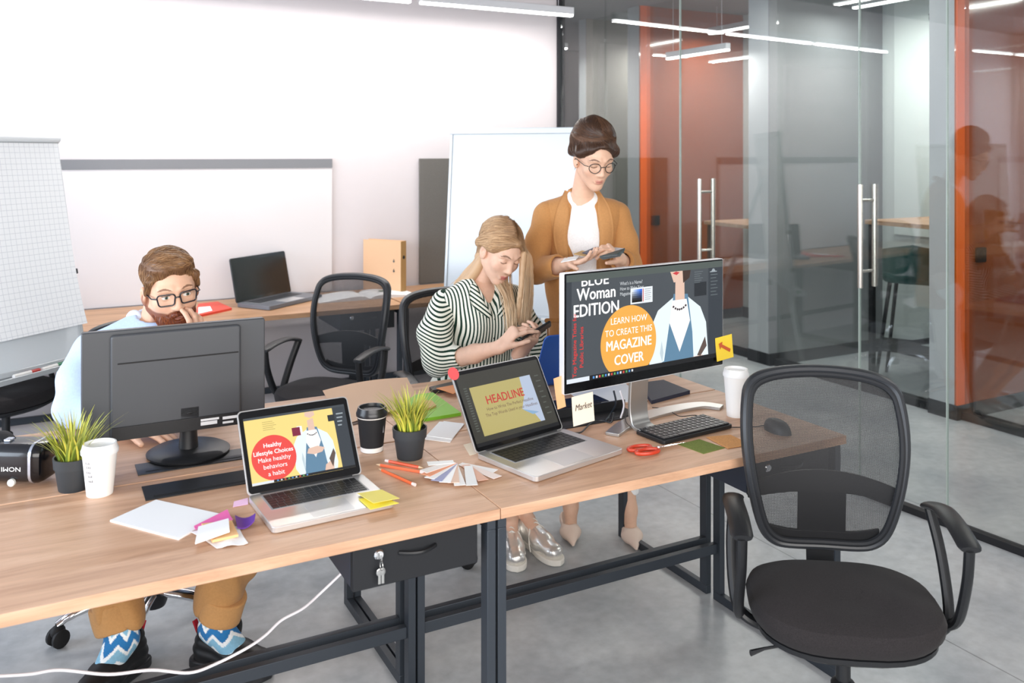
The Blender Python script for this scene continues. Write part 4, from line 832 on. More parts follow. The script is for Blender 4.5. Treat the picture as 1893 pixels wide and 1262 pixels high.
cable('white cable hanging behind the stand of the big monitor', [tuple(PX(1146, 722, 2.82)), tuple(PX(1153, 748, 2.83)), tp(1147, 772, .006)], .003, mat('white_cable', 'EDE9EE', .4))
cable('dark monitor cable going down into the cable flap', [tuple(PX(1134, 722, 2.83)), tuple(PX(1138, 745, 2.84)), tp(1130, 762, .006), tp(1120, 776, .006)], .003, mat('dark_cable', '2A3038', .4))
pth = [(632, 1058, 2.36), (592, 1096, 2.34), (560, 1124, 2.30), (520, 1146, 2.26), (490, 1174, 2.22), (455, 1198, 2.18), (400, 1226, 2.14), (350, 1243, 2.10), (280, 1238, 2.06), (200, 1246, 2.02), (110, 1238, 1.98), (50, 1246, 1.95), (-60, 1252, 1.9)]
cable('long white cable hanging under the front left desk', [tuple(PX(*p)) for p in pth], .0035, mat('white_cable', 'EDE9EE', .4))
# --- headset
def headset():
    o = PT(38, 889); t = thing('virtual_reality_headset', 'black headset with upside down white lettering at the left edge', 'headset', (o.x, o.y, T), R(-2)); K = mat('headset_black', '1C1D21', .22, coat=.3)
    b = MB(); rr = []
    for x, q in ((-.12, .86), (-.09, .97), (-.04, 1), (.035, 1.0), (.05, .96)):
        rr.append([(x, y * q, z) for y, z in [(a, c + .058) for a, c in rrect(.105, .098 * q, .028, 5)]])
    b.rings(rr); b.obj('shell', t, K)
    b = MB(); rr = []
    for x, q in ((.056, 1.0), (.066, .99), (.076, .9), (.08, .75)): rr.append([(x, y * q, (z - .058) * q + .058) for y, z in [(a, c + .058) for a, c in rrect(.108, .102, .03, 5)]])
    b.rings(rr); b.obj('front_plate', t, mat('headset_face', '0E0E12', .15)); b = MB(); rr = []
    for x in (.050, .057): rr.append([(x, y, z) for y, z in [(a, c + .058) for a, c in rrect(.109, .103, .03, 5)]])
    b.rings(rr).obj('silver_rim', t, mat('rim_silver', 'CDD3E0', .2, .8))
    b = MB(); b.M = Matrix.Translation((.006, -.0535, .05)) @ Matrix.Rotation(R(90), 4, 'X') @ Matrix.Rotation(R(180), 4, 'Z'); vs, fs = text_geo('NOMI', .016, 0, 'CENTER', 1.25); b.add([(x, y - .005, z) for x, y, z in vs], fs); b.obj('lettering', t, mat('letter_white', 'F2F2F2', .4))
    b = MB(); b.M = Matrix.Translation((.008, -.050, .016)) @ Matrix.Rotation(R(90), 4, 'X'); b.lathe([(0, 0), (.0095, 0), (.0095, .007), (.007, .009), (0, .009)], 20).obj('dial', t, mat('dial_white', 'DCDCD6', .4))
    MB().tube(cat_rom([(-.03, .0, .105), (-.07, .02, .118), (-.14, .03, .10), (-.2, .02, .05)], 6), .012, 10, flat=(.4, 1.6), up=(0, 0, 1)).obj('head_strap', t, BLACKM)
    MB().box(-.035, -.018, -.018, .004, .107, .114).obj('strap_clip', t, mat('rim_silver', 'CDD3E0', .2, .8), .002)
headset()
# --- things on the wall desk
quad_thing('folder', 'red folder with a white label on the wall desk', 'folder', [(366, 565), (402, 561), (428, 573), (360, 588)], mat('red_folder', 'D8432F', .5), .012)
quad_thing('label_sheet', 'white paper label lying on the red folder', 'paper', [(366, 568), (388, 566), (392, 574), (366, 580)], WHITEP, .001, z=T + .0125)
def open_book(px, label, w_=.3, d=.24, pages=.02, ang=TH):
    c = PT(*px); t = thing('open_book', label, 'book', (c.x, c.y, T), ang)
    for s in (-1, 1):
        n = 10; v, f = [], []
        for i in range(n + 1):
            a = i / n; x = s * w_ * a; z = .004 + pages * math.sin(math.pi * min(1, a * 1.05) ** .6) * (1 - .35 * a)
            v += [(x, -d / 2, .0), (x, d / 2, 0), (x, d / 2, z), (x, -d / 2, z)]
        for i in range(n):
            a, b = 4 * i, 4 * i + 4; f += [(a, a + 1, b + 1, b), (a + 3, b + 3, b + 2, a + 2), (a, b, b + 3, a + 3), (a + 1, a + 2, b + 2, b + 1)]
        f += [(0, 3, 2, 1), (4 * n, 4 * n + 1, 4 * n + 2, 4 * n + 3)]; MB().add(v, f).obj('page_block', t, WHITEP)
    b = MB(); b.box(.10, .15, .0, .03, .024, .0245); b.obj('page_print', t, mat('print_green', '6F8A6A', .6)); return t
open_book((672, 548), 'open white book lying on the wall desk beside the beige binders')
def binder(px, label, rz, wdt=.055, h=.315, d=.285):
    c = PT(*px); t = thing('ring_binder', label, 'binder', (c.x, c.y, T), rz); m = mat('kraft_card', 'D8B08C', .8); e = mat('kraft_edge', 'A8824F', .7)
    b = MB(); b.box(-wdt / 2, -wdt / 2 + .003, 0, d, 0, h, m); b.box(wdt / 2 - .003, wdt / 2, 0, d, 0, h, m); b.box(-wdt / 2, wdt / 2, -.003, 0, 0, h, e); b.obj('cover', t, None, .0008)
    b = MB(); b.box(-wdt / 2 + .006, wdt / 2 - .01, .004, d - .015, .004, h - .02); b.obj('paper_block', t, mat('paper_edge', 'C9A47C', .8))
    for z in (.13, .19):
        b = MB(); b.M = Matrix.Translation((-wdt / 2 - .001, .05, z)) @ Matrix.Rotation(R(-90), 4, 'Y'); b.lathe([(.004, 0), (.007, 0), (.007, .002), (.004, .002)], 14); b.box(.006, .014, -.002, .002, 0, .002); b.obj('eyelet', t, CHROME)
    b = MB(); b.M = Matrix.Translation((0, -.004, .215)) @ Matrix.Rotation(R(90), 4, 'X'); b.lathe([(.007, 0), (.011, 0), (.011, .001), (.007, .001)], 18).obj('finger_ring', t, BLACK)
binder((745, 540), 'beige ring binder standing upright on the wall desk', R(62)); 

# ================================================================ flip charts
def flipchart(label, bl, br, z0, z1, back, paper, markers, legs=True):
    """bl, br: world xy of the tray ends; back: how far the top leans away"""
    A, B = Vector((*bl, 0)), Vector((*br, 0)); d = B - A; w_ = d.length; ang = math.atan2(d.y, d.x); c = (A + B) / 2; t = thing('flip_chart', label, 'flip chart', (c.x, c.y, 0), ang)
    H = z1 - z0; L_ = math.hypot(H, back); M = Matrix.Translation((0, 0, z0)) @ Matrix.Rotation(R(90) - math.atan2(back, H), 4, 'X')
    b = MB(); b.M = M; b.box(-w_ / 2, w_ / 2, 0, L_, -.012, 0); b.obj('board', t, mat('flip_board_white', 'DDE4EA', .22), .002)
    fr = MB(); fr.M = M
    for x in (-w_ / 2, w_ / 2 - .018): fr.box(x, x + .018, 0, L_, -.016, .006)
    fr.box(-w_ / 2, w_ / 2, L_ - .03, L_ + .004, -.02, .014); fr.box(-w_ / 2, w_ / 2, -.012, .01, -.016, .008); fr.obj('board_frame', t, mat('frame_grey', 'C3C8CC', .35, .4), .003)
    tr = MB(); tr.box(-w_ / 2 + .0, w_ / 2 - .02, -.075, -.002, z0 - .02, z0 - .012); tr.box(-w_ / 2, w_ / 2 - .02, -.078, -.072, z0 - .02, z0 + .002); tr.obj('pen_tray', t, mat('frame_grey', 'C3C8CC', .35, .4), .002)
    if paper:
        m = bpy.data.materials.new('squared_paper'); m.use_nodes = True; nt = m.node_tree; bs = nt.nodes['Principled BSDF']; bs.inputs['Roughness'].default_value = .7
        br_ = nt.nodes.new('ShaderNodeTexBrick'); br_.offset = 0; br_.inputs['Scale'].default_value = 1; br_.inputs['Brick Width'].default_value = .025; br_.inputs['Row Height'].default_value = .025; br_.inputs['Mortar Size'].default_value = .0009
        br_.inputs['Color1'].default_value = br_.inputs['Color2'].default_value = (*s2l('EDF0F4'), 1); br_.inputs['Mortar'].default_value = (*s2l('C9CED6'), 1)
        tc = nt.nodes.new('ShaderNodeTexCoord'); nt.links.new(tc.outputs['UV'], br_.inputs[0]); nt.links.new(br_.outputs[0], bs.inputs[0])
        v, f = [], []; n = 16; ht = L_ - .03
        for s in (0, 1):
            for i in range(n + 1):
                yy = .14 + (ht - .14) * i / n; zz = .010 + .035 * (1 - i / n) ** 4 + s * .004
                for x in (-w_ / 2 + .012, 0, w_ / 2 - .012): v.append((x, yy, zz))
        N_ = 3 * (n + 1)
        for i in range(n):
            for j in (0, 1): a = 3 * i + j; f += [(a, a + 3, a + 4, a + 1), (a + N_, a + N_ + 1, a + N_ + 4, a + N_ + 3)]
            a = 3 * i; f += [(a, a + N_, a + N_ + 3, a + 3), (a + 2, a + 5, a + N_ + 5, a + N_ + 2)]
        f.append((0, 1, 1 + N_, N_)); f.append((1, 2, 2 + N_, 1 + N_))
        pb = MB(); pb.M = M; pb.add(v, f); o = pb.obj('paper_pad', t, m); uvl = o.data.uv_layers.new(name='uv')
        for lp in o.data.loops: x, y, _ = v[lp.vertex_index]; uvl.data[lp.index].uv = (x, y)
        cl = MB(); cl.M = M; cl.tube([(-w_ / 2 + .005, L_ - .012, .018), (w_ / 2 - .005, L_ - .012, .018)], .014, 12); cl.obj('pad_clamp', t, mat('clamp_white', 'DDE2E6', .4))
    for x, y in ((w_ / 2 + .006, L_ * .38), (w_ / 2 + .006, L_ * .15)):
        k = MB(); k.M = M; k.box(x - .006, x + .012, y - .012, y + .012, -.02, .002); k.obj('side_clip', t, BLACK, .003)
    k = MB(); k.M = M; k.tube([(w_ / 2 + .004, L_ * .18, -.01), (w_ / 2 + .004, L_ * .38, -.01)], .004, 8); k.obj('side_rod', t, CHROME)
    LM = mat('leg_white', 'D3DBDE', .4)
    for x0, x1, y0, y1 in ((w_ * .30, w_ * .46, .0, -.10), (-w_ * .30, -w_ * .46, 0, -.10), (0, 0, back + .02, .62)):
        k = MB(); k.tube([(x0, y0 + .01, z0 + (.0 if y1 < 0 else H * .7)), (x1, y1, 0.0)], .0125, 10); k.obj('leg', t, LM)
    for i, (x, col, cap_) in enumerate(markers):
        mk = thing('marker', ('%s whiteboard marker on the tray of the left flip chart' % cap_[0]) if paper else ('%s whiteboard marker on the tray of the middle flip chart' % cap_[0]), 'marker', t.matrix_world @ Vector((0, 0, 0)))
        P = Matrix.Translation((c.x, c.y, 0)) @ Matrix.Rotation(ang, 4, 'Z'); mk.location = P @ Vector((x, -.04, z0 - .012 + .009)); mk.rotation_euler.z = ang + .1 * i
        MB().tube([(-.055, 0, 0), (.025, 0, 0)], .009, 12).obj('barrel', mk, WHITEC); MB().tube([(.025, 0, 0), (.065, 0, 0)], .0092, 12).obj('cap', mk, mat('cap_' + cap_[1], cap_[1], .4))
    return t
L1a, L1b = (-2.195, 3.33), (-1.925, 4.0)
flipchart('flip chart with squared paper at the left picture edge', L1a, L1b, .69, 1.672, .18, True, [(.02, 0, ('red', 'B5352E')), (.15, 0, ('green', '2E7D57')), (.27, 0, ('blue', '2C4FA8'))])
flipchart('flip chart with an empty white board behind the two women', (-.385, 4.95), (.36, 4.66), .72, 1.735, .10, False, [(.25, 0, ('green', '2E7D57')), (.1, 0, ('black', '1A1A1A'))])
# ================================================================ booth furniture
t = thing('high_table', 'high table with a pale wood top and black legs in the glass booth', 'table', W(4.54, 2.10), TH)
MB().box(-.38, .38, -.36, .36, 1.10, 1.13).obj('tabletop', t, OAK, .002)
for x in (-.36, .325):
    for y in (-.34, .31): MB().box(x, x + .035, y, y + .035, 0, 1.10).obj('leg', t, BLACKM, .002)
MB().box(-.36, .36, .31, .345, .2, .235).obj('stretcher', t, BLACKM, .002)
def stool(loc, rz, label):
    t = thing('bar_stool', label, 'stool', loc, rz, 'green bar stools'); g = mat('green_velvet', '17504C', .75, sheen=.4)
    rr = []
    for w_, z in ((.12, .70), (.2, .71), (.215, .74), (.21, .775), (.17, .79), (.05, .792)): rr.append([(x * w_ / .215, y * w_ / .215, z) for x, y in rrect(.43, .41, .13, 6)])
    MB().rings(rr).obj('seat', t, g)
    v = []; f = []; n = 14
    for i in range(n + 1):
        a = R(200 + 140 * i / n); a2 = a + math.pi
        for r_, z in ((.195, .76), (.225, .76), (.235, .98), (.205, .98)): v.append((r_ * math.cos(a2), r_ * math.sin(a2), z - .05 * abs(i / n - .5) * 2))
    for i in range(n):
        p, q = 4 * i, 4 * i + 4
        for k in range(4): f.append((p + k, p + (k + 1) % 4, q + (k + 1) % 4, q + k))
    f += [(0, 3, 2, 1), (4 * n, 4 * n + 1, 4 * n + 2, 4 * n + 3)]; MB().add(v, f).obj('backrest', t, g, .006)
    for sx in (-1, 1):
        for sy in (-1, 1): MB().tube([(.15 * sx, .15 * sy, .72), (.235 * sx, .235 * sy, 0)], [.014, .011], 10).obj('leg', t, BLACKM)
    k = .15 + .085 * (1 - .25 / .72); MB().tube([(k * sx, k * sy, .25) for sx, sy in ((-1, -1), (1, -1), (1, 1), (-1, 1))], .009, 8, closed=True).obj('foot_ring', t, BLACKM)
stool(W(4.40, 2.22), TH + R(120), 'green upholstered bar stool tucked under the high table in the glass booth')
# pendant cage lamp
c = W(4.35, 1.95, 2.38); t = thing('pendant_lamp', 'dark wire cage pendant lamp above the booth', 'lamp', c)
for k in range(14):
    a = 2 * math.pi * k / 14; MB().tube([(r_ * math.cos(a), r_ * math.sin(a), z) for r_, z in ((.03, .34), (.07, .30), (.105, .2), (.11, .12), (.085, .03), (.06, 0))], .0028, 5).obj('cage_wire', t, BLACKM)
for r_, z in ((.06, 0), (.112, .15), (.03, .34)): MB().tube([(r_ * math.cos(i * math.pi / 12), r_ * math.sin(i * math.pi / 12), z) for i in range(24)], .003, 5, closed=True, up=(0, 0, 1)).obj('cage_ring', t, BLACKM)
MB().tube([(0, 0, .34), (0, 0, .57)], .004, 6).obj('cord', t, BLACKM); b = MB(); b.ell((0, 0, .22), (.03, .03, .04)); b.obj('bulb', t, mat('bulb_amber', 'A08050', .3))
# table in the far booth
t = thing('side_table', 'grey framed table with a wooden top in the orange booth', 'table', W(4.45, 3.75), TH)
MB().box(-.4, .4, -.3, .3, .99, 1.02).obj('tabletop', t, OAK, .002)
for x in (-.38, .34):
    for y in (-.28, .24): MB().box(x, x + .04, y, y + .04, 0, .99).obj('leg', t, STEEL, .002)
# ================================================================ people
SKIN = attr_mat('skin', .5, noise=.03, sss=.06, spec=.35, nscale=60); CLOTH = attr_mat('cloth', .85, noise=.05, sheen=.1, nscale=150, spec=.2); HAIRM = attr_mat('hair', .42, spec=.4); SHOE = attr_mat('shoe_upper', .5)
A3 = lambda *p: np.array(p, float)
def xf(v, M): M = np.array(M); return v @ M[:3, :3].T + M[:3, 3]
def head_M(pos, yaw, pitch, roll=0): return Matrix.Translation(pos) @ Matrix.Rotation(R(yaw), 4, 'Z') @ Matrix.Rotation(R(pitch), 4, 'X') @ Matrix.Rotation(R(roll), 4, 'Y')
def gs(v, c, r, e=2):                                            # soft ellipsoid mask
    q = (np.abs((v - A3(*c)) / A3(*r)) ** e).sum(1); return np.clip((1.25 - q) * 3, 0, 1)[:, None]
def head_skin(skin, M, neck_to, neck_r, sx=1.0, jaw=1.0, female=True, eyes='open', brow='4A342A', lip='C0605A', iris='4A5A4A', lash=True, beard=None):
    s = SD(); f = female
    s.ell((0, .014, .048), (.074 * sx, .094, .078), .02); s.ell((0, -.028, .0), (.064 * sx, .066, .085), .03)
    s.ell((0, -.035, -.036 if f else -.04), (.051 * sx * jaw, .054, .056 if f else .062), .03)
    for q in (-1, 1):
        s.cap((.052 * q * sx * jaw, .002, -.042), (.014 * q, -.058, -.090 if f else -.096), .020 if f else .022, .014 if f else .018, .03); s.ell((.040 * q * sx, -.060, -.016), (.024, .022, .022), .02)
        s.cap((.012 * q, -.088, .034), (.044 * q, -.074, .032), .009, .010, .015)
        s.ell((.033 * q, -.105, .012), (.021, .020, .0135), .018, op='-')
        s.ell((.0325 * q, -.0745, .012), (.0135, .0135, .0125), .004)                                # eyeball
        if eyes != 'open': s.ell((.0325 * q, -.0755, .013), (.0168, .0148, .0118), .003)            # lowered lid
        else: s.ell((.0325 * q, -.0745, .0155), (.0158, .0148, .0105), .003); s.ell((.0325 * q, -.0735, .0065), (.0155, .0145, .008), .003)
        s.ell((.0785 * q * sx, .006, -.004), (.010, .020, .031), .006, Matrix.Rotation(R(-18), 3, 'X')); s.ell((.088 * q * sx, -.001, .001), (.007, .009, .015), .004, op='-')
        s.ell((.0112 * q, -.0945, -.026), (.0075, .0095, .0066), .007)
    s.ell((0, -.066, -.094 if f else -.100), (.017 if f else .025, .016, .015), .02)
    ns = 0 if f else .0012; s.cap((0, -.085, .026), (0, -.1045, -.020), .0062 + ns, .0088 + ns, .012); s.ell((0, -.1035, -.0235), (.0092 + ns, .009, .0075), .006)
    s.cap((-.020, -.0825, -.0575), (-.003, -.0905, -.0540), .0032, .0046, .007); s.cap((.020, -.0825, -.0575), (.003, -.0905, -.0540), .0032, .0046, .007)
    s.cap((-.014, -.0840, -.0650), (.014, -.0840, -.0650), .0048, .0048, .007); s.ell((0, -.0865, -.0655), (.011, .0062, .0052), .006)
    Mi = M.inverted(); nt = Mi @ Vector(neck_to)
    s.cap((0, .036, -.030), tuple(nt), neck_r, neck_r * 1.06, .014); s.cap((0, .05, .0), tuple(nt + Vector((0, .012, 0))), neck_r * .9, neck_r, .014)
    v, fc = s.mesh(.0023); c = np.tile(A3(*skin), (len(v), 1))
    def mixc(m, col): 
        nonlocal c; c = c * (1 - m) + A3(*s2l(col)) * m
    mixc(gs(v, (0, -.1, -.0552), (.0215, .022, .0048)) * .7, lip); mixc(gs(v, (0, -.1, -.0655), (.0175, .022, .0052)) * .7, lip); mixc(gs(v, (0, -.1, -.0608), (.018, .02, .0013)) * .8, '7A3530')
    for q in (-1, 1):
        mixc(gs(v, (.043 * q, -.08, -.02), (.02, .03, .016)) * .07, 'D97A6A')
        w_ = v.copy(); w_[:, 2] -= .006 * np.clip(1 - ((np.abs(w_[:, 0]) - .034) / .02) ** 2, -1, 1)
        mixc(gs(w_, (.034 * q, -.085, .0335), (.021, .03, .0032)) * .85, brow)
        if eyes == 'open':
            e = gs(v, (.0325 * q, -.09, .0108), (.0125, .016, .0048)); mixc(e, 'E8E2DC'); mixc(gs(v, (.0325 * q + .002, -.09, .011), (.0052, .016, .0050)), iris); mixc(gs(v, (.0325 * q + .002, -.09, .011), (.0024, .016, .0026)), '101010')
            mixc(gs(v, (.0325 * q, -.09, .0165), (.0150, .016, .0014)), '3A2A24'); mixc(gs(v, (.0325 * q, -.09, .0225), (.015, .016, .001)) * .4, 'A0705A')
        else: 
            w_ = v.copy(); w_[:, 2] += .0035 * (1 - ((np.abs(w_[:, 0]) - .0325) / .014) ** 2); mixc(gs(w_, (.0325 * q, -.09, .0085), (.0155, .018, .0018)), '30221E'); mixc(gs(v, (.0325 * q, -.09, .021), (.015, .018, .0010)) * .45, 'A0705A')
        mixc(gs(v, (.007 * q, -.105, -.0335), (.0035, .01, .0022)) * .6, '7A4238')
    if beard:
        z, y, x = v[:, 2], v[:, 1], np.abs(v[:, 0])
        line = -.030 - .25 * (-(y) - .03) * 1 ; m = (np.clip((-.036 - .010 * np.clip(1 - x / .05, 0, 1) + .25 * np.clip(y + .04, 0, .06) - z) * 160, 0, 1) * np.clip((.012 - y) * 80, 0, 1) * np.clip((z + .13) * 80, 0, 1))[:, None]
        m = m * (1 - gs(v, (0, -.1, -.061), (.02, .03, .012))); mu = gs(v, (0, -.1, -.044), (.03, .03, .009)); side = gs(v, (.072, -.0, -.02), (.02, .018, .03)) + gs(v, (-.072, -.0, -.02), (.02, .018, .03))
        mixc(np.clip(m + mu + side * .8, 0, 1) * .9, beard)
    return xf(v, M), fc, c, (v, fc)
def hand(wrist, tip, nrm, side, curls, sp=.012, sc=1.0, thumb=(35, 25), k=.006, elbow=None, arm_r=(.026, .038)):
    """wrist: point; tip: direction point for the fingers; nrm: back-of-hand direction; side: +1 thumb towards cross(dir,nrm)"""
    w_ = A3(*wrist); d = A3(*tip) - w_; d /= np.linalg.norm(d); n = A3(*nrm); n = n - d * (n @ d); n /= np.linalg.norm(n); x = np.cross(d, n) * side
    s = SD(); P = lambda a, b, c: w_ + (d * a + x * b + n * c) * sc
    s.cap(P(.015, .012, 0), P(.082, .022, 0), .020 * sc, .015 * sc, .012, (n, .62)); s.cap(P(.015, -.010, 0), P(.076, -.022, 0), .020 * sc, .014 * sc, .012, (n, .62)); s.cap(P(.01, 0, 0), P(.08, 0, 0), .022 * sc, .017 * sc, .012, (n, .6))
    lens = [(.042, .026, .020), (.046, .029, .021), (.042, .027, .020), (.034, .021, .018)]
    for i in range(4):
        b = .0275 - .0182 * i; p = P(.082 - .004 * abs(i - 1) - (.006 if i == 3 else 0), b, 0); ang = 0; fan_ = R((1.5 - i) * sp * 300)
        for j in range(3):
            ang += R(curls[i][j]); dd = (d * math.cos(fan_) + x * math.sin(fan_)) * math.cos(ang) - n * math.sin(ang); q = p + dd * lens[i][j] * sc
            s.cap(p, q, (.0088 - .0009 * j - (.0008 if i == 3 else 0)) * sc, (.0082 - .0009 * j - (.0008 if i == 3 else 0)) * sc, k * .5 if j == 0 else .003); p = q
    p = P(.022, .024, -.004); a1, c1 = R(thumb[0]), R(thumb[1]); dd = d * math.cos(a1) + x * math.sin(a1) - n * math.sin(c1); dd /= np.linalg.norm(dd); q = p + dd * .038 * sc; s.cap(p, q, .0135 * sc, .0105 * sc, .01)
    d2 = dd + d * .35 - n * math.sin(c1) * .4; d2 /= np.linalg.norm(d2); r_ = q + d2 * .030 * sc; s.cap(q, r_, .0100 * sc, .0092 * sc, .004); s.cap(r_, r_ + d2 * .022 * sc, .0092 * sc, .0072 * sc, .003)
    if elbow is not None: s.cap(P(.01, 0, 0), w_, .021 * sc, arm_r[0], .015, (n, .78)); e = A3(*elbow); s.cap(w_, w_ + (e - w_) * .45, arm_r[0] * .95, arm_r[1] * .98, .015); s.cap(w_ + (e - w_) * .45, e, arm_r[1] * .98, arm_r[1], .015)
    return s.mesh(.0021)
def surf_strands(v, f, n, dirf, L_, r, seed, sel=None, lift=.0015, seg=6, wav=.15):
    rg = np.random.RandomState(seed); nr = normals(v, f); idx = np.arange(len(v)) if sel is None else np.nonzero(sel(v))[0]; idx = idx[rg.randint(len(idx), size=n)]; out = []
    from mathutils.kdtree import KDTree
    kd = KDTree(len(v)); [kd.insert(p, i) for i, p in enumerate(v)]; kd.balance()
    for i in idx:
        p = v[i] + nr[i] * lift; P = [p]; L2 = L_ * (.6 + .8 * rg.rand()); jit = rg.randn(3) * wav; 
        for k in range(seg):
            _, j, _ = kd.find(p); d = A3(*dirf(p)) + jit; d = d - nr[j] * (d @ nr[j]); d /= np.linalg.norm(d) + 1e-9; p = p + d * L2 / seg; _, j, _ = kd.find(p); p = v[j] + nr[j] * lift + (p - v[j]) - nr[j] * ((p - v[j]) @ nr[j]); P.append(p)
        out.append(P)
    return tubes(out, r)
def guide_strands(sheets, n, r, seed, jit=.004, m=14):
    rg = np.random.RandomState(seed); out = []
    for _ in range(n):
        g = sheets[rg.randint(len(sheets))]; a = rg.rand() * (len(g) - 1); i = min(int(a), len(g) - 2); t = a - i; P = np.array(g[i]) * (1 - t) + np.array(g[i + 1]) * t
        Q = np.array([tuple(p) for p in cat_rom([tuple(q) for q in P], 4)]); off = rg.randn(3) * jit; ph = rg.rand() * 6; w_ = np.linspace(0, 1, len(Q))[:, None]; Q = Q + off * (.3 + .7 * w_) + np.sin(w_ * 7 + ph) * rg.randn(3) * jit * .4; out.append(Q)
    return tubes(out, r)
def hcol(n_, base, seed, var=.18): rg = np.random.RandomState(seed); c = A3(*s2l(base)); return c
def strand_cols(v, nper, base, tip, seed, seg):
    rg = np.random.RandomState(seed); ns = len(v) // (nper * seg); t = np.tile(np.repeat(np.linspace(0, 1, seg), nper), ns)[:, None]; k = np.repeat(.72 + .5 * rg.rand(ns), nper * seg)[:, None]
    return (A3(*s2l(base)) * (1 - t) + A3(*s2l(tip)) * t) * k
def glasses(parent, M, org, shape, m, r=.0018, wid=.026, hgt=.021, lens=True):
    b = MB(); b.M = Matrix.Translation(-Vector(org)) @ M; y = -.104
    lb = MB(); lb.M = b.M.copy()
    for q in (-1, 1):
        if shape == 'round': pts = [(q * .034 + wid * math.cos(a), y + .012 * abs(math.cos(a)) * (1 if math.cos(a) * q > 0 else 0), .008 + hgt * math.sin(a)) for a in [2 * math.pi * i / 28 for i in range(28)]]
        else: pts = [(q * .034 + x, y + .010 * max(0, q * x / .028), .008 + z) for x, z in [(px_ * (1 if pz > 0 else .9), pz) for px_, pz in rrect(2 * wid, 2 * hgt, .010, 5)]]
        b.tube(pts, r, 8, closed=True, up=(0, 1, 0)); lb.add([(x, yy + .0, z) for x, yy, z in pts], [tuple(range(len(pts)))])
        b.tube([(q * .060, y + .012, .014), (q * .074, y + .025, .014), (q * .080, -.0, .010), (q * .079, .012, -.004)], r * .95, 8)
    b.tube(cat_rom([(-.0085, y, .012), (0, y - .003, .015), (.0085, y, .012)], 4), r, 8)
    g = b.obj('spectacles', parent, m); lb.obj('lens', g, LENS, smooth=0)
def shoe_sdf(heel, toe, h=.07, w_=.045, sole=.018, pump=False, wide=1.0):
    a, b = A3(*heel), A3(*toe); d = b - a; L_ = np.linalg.norm(d); d /= L_; s = SD(); z = A3(0, 0, 1)
    P = lambda t, zz: a + d * L_ * t + z * zz
    if pump: s.cap(P(.12, .045), P(.12, .035), .027, .027, .01); s.cap(P(.12, .04), P(.58, .026), .028, .040, .03, ((0, 0, 1), .75)); s.cap(P(.58, .026), P(.98, .012), .041, .007, .015, ((0, 0, 1), .7))
    else:
        s.cap(P(.13, .045), P(.14, .03), .034, .036, .02); s.cap(P(.15, .035), P(.6, .032), .038, .045 * wide, .03, ((0, 0, 1), .85)); s.cap(P(.6, .032), P(.86, .030), .045 * wide, .040 * wide, .02, ((0, 0, 1), .8)); s.cap(P(.14, .03), P(.16, h), .034, .036, .02); s.cap(P(.2, h * .95), P(.6, .045), .032, .026, .03)
    return s, d, L_
def sole_geo(heel, toe, w_, h, m_):
    a, b = Vector((*heel[:2], 0)), Vector((*toe[:2], 0)); d = b - a; L_ = d.length; ang = math.atan2(d.y, d.x); pr = [(0, .0), (.02, .55), (.08, .8), (.2, .82), (.45, .78), (.68, 1.0), (.85, .92), (.95, .6), (1.0, 0)]
    pts = cat_rom([(x * L_, y * w_, 0) for x, y in pr], 4); pl = [(p.x, p.y) for p in pts] + [(p.x, -p.y) for p in pts[-2:0:-1]]
    return pl, Matrix.Translation(a) @ Matrix.Rotation(ang, 4, 'Z')
def drape(inner, outer, mesh_vf, org_, ax_a, ray, off=.004, th=.003, rows=10, cols=6):
    from mathutils.bvhtree import BVHTree
    bv = BVHTree.FromPolygons([tuple(p) for p in mesh_vf[0]], [tuple(int(i) for i in q) for q in mesh_vf[1]]); a_, r_ = A3(*ax_a), A3(*ray)
    I = np.array([tuple(p)[:2] for p in cat_rom([(x, z, 0) for x, z in inner], 5)]); O = np.array([tuple(p)[:2] for p in cat_rom([(x, z, 0) for x, z in outer], 5)]); n = len(I); last = None; G_ = np.zeros((n, cols + 1)); hit = np.zeros((n, cols + 1), bool); XZ = np.zeros((n, cols + 1, 2))
    for i in range(n):
        for j in range(cols + 1):
            xz = I[i] * (1 - j / cols) + O[i] * (j / cols); XZ[i, j] = xz; p0 = A3(*org_) + a_ * xz[0] + A3(0, 0, xz[1]) - r_ * .5; h_ = bv.ray_cast(Vector(p0), Vector(r_))
            if h_[0] is not None and h_[3] < .62: G_[i, j] = h_[3]; hit[i, j] = True
    for i in range(n):
        ok = np.nonzero(hit[i])[0]
        if len(ok): G_[i] = np.interp(np.arange(cols + 1), ok, G_[i][ok]); hit[i] = True
    rw = np.nonzero(hit[:, 0])[0]
    for j in range(cols + 1): G_[:, j] = np.interp(np.arange(n), rw, G_[rw, j])
    for _ in range(3): G_[1:-1] = (G_[:-2] + 2 * G_[1:-1] + G_[2:]) / 4
    V_ = []
    for s_ in (0, 1):
        for i in range(n):
            for j in range(cols + 1): V_.append(A3(*org_) + a_ * XZ[i, j, 0] + A3(0, 0, XZ[i, j, 1]) - r_ * .5 + r_ * (G_[i, j] - off - s_ * th * (.4 if j in (0, cols) else 1)))
    N_ = n * (cols + 1); F_ = []; w_ = cols + 1
    for i in range(n - 1):
        for j in range(cols): q = i * w_ + j; F_ += [(q, q + 1, q + w_ + 1, q + w_), (q + N_, q + N_ + w_, q + N_ + w_ + 1, q + N_ + 1)]
        for q in (i * w_, i * w_ + cols): F_.append((q, q + w_, q + w_ + N_, q + N_))
    for i in (0, n - 1):
        for j in range(cols): q = i * w_ + j; F_.append((q, q + 1, q + 1 + N_, q + N_))
    return np.array(V_), np.array(F_)
def person(label, loc): return thing('person', label, 'person', loc)
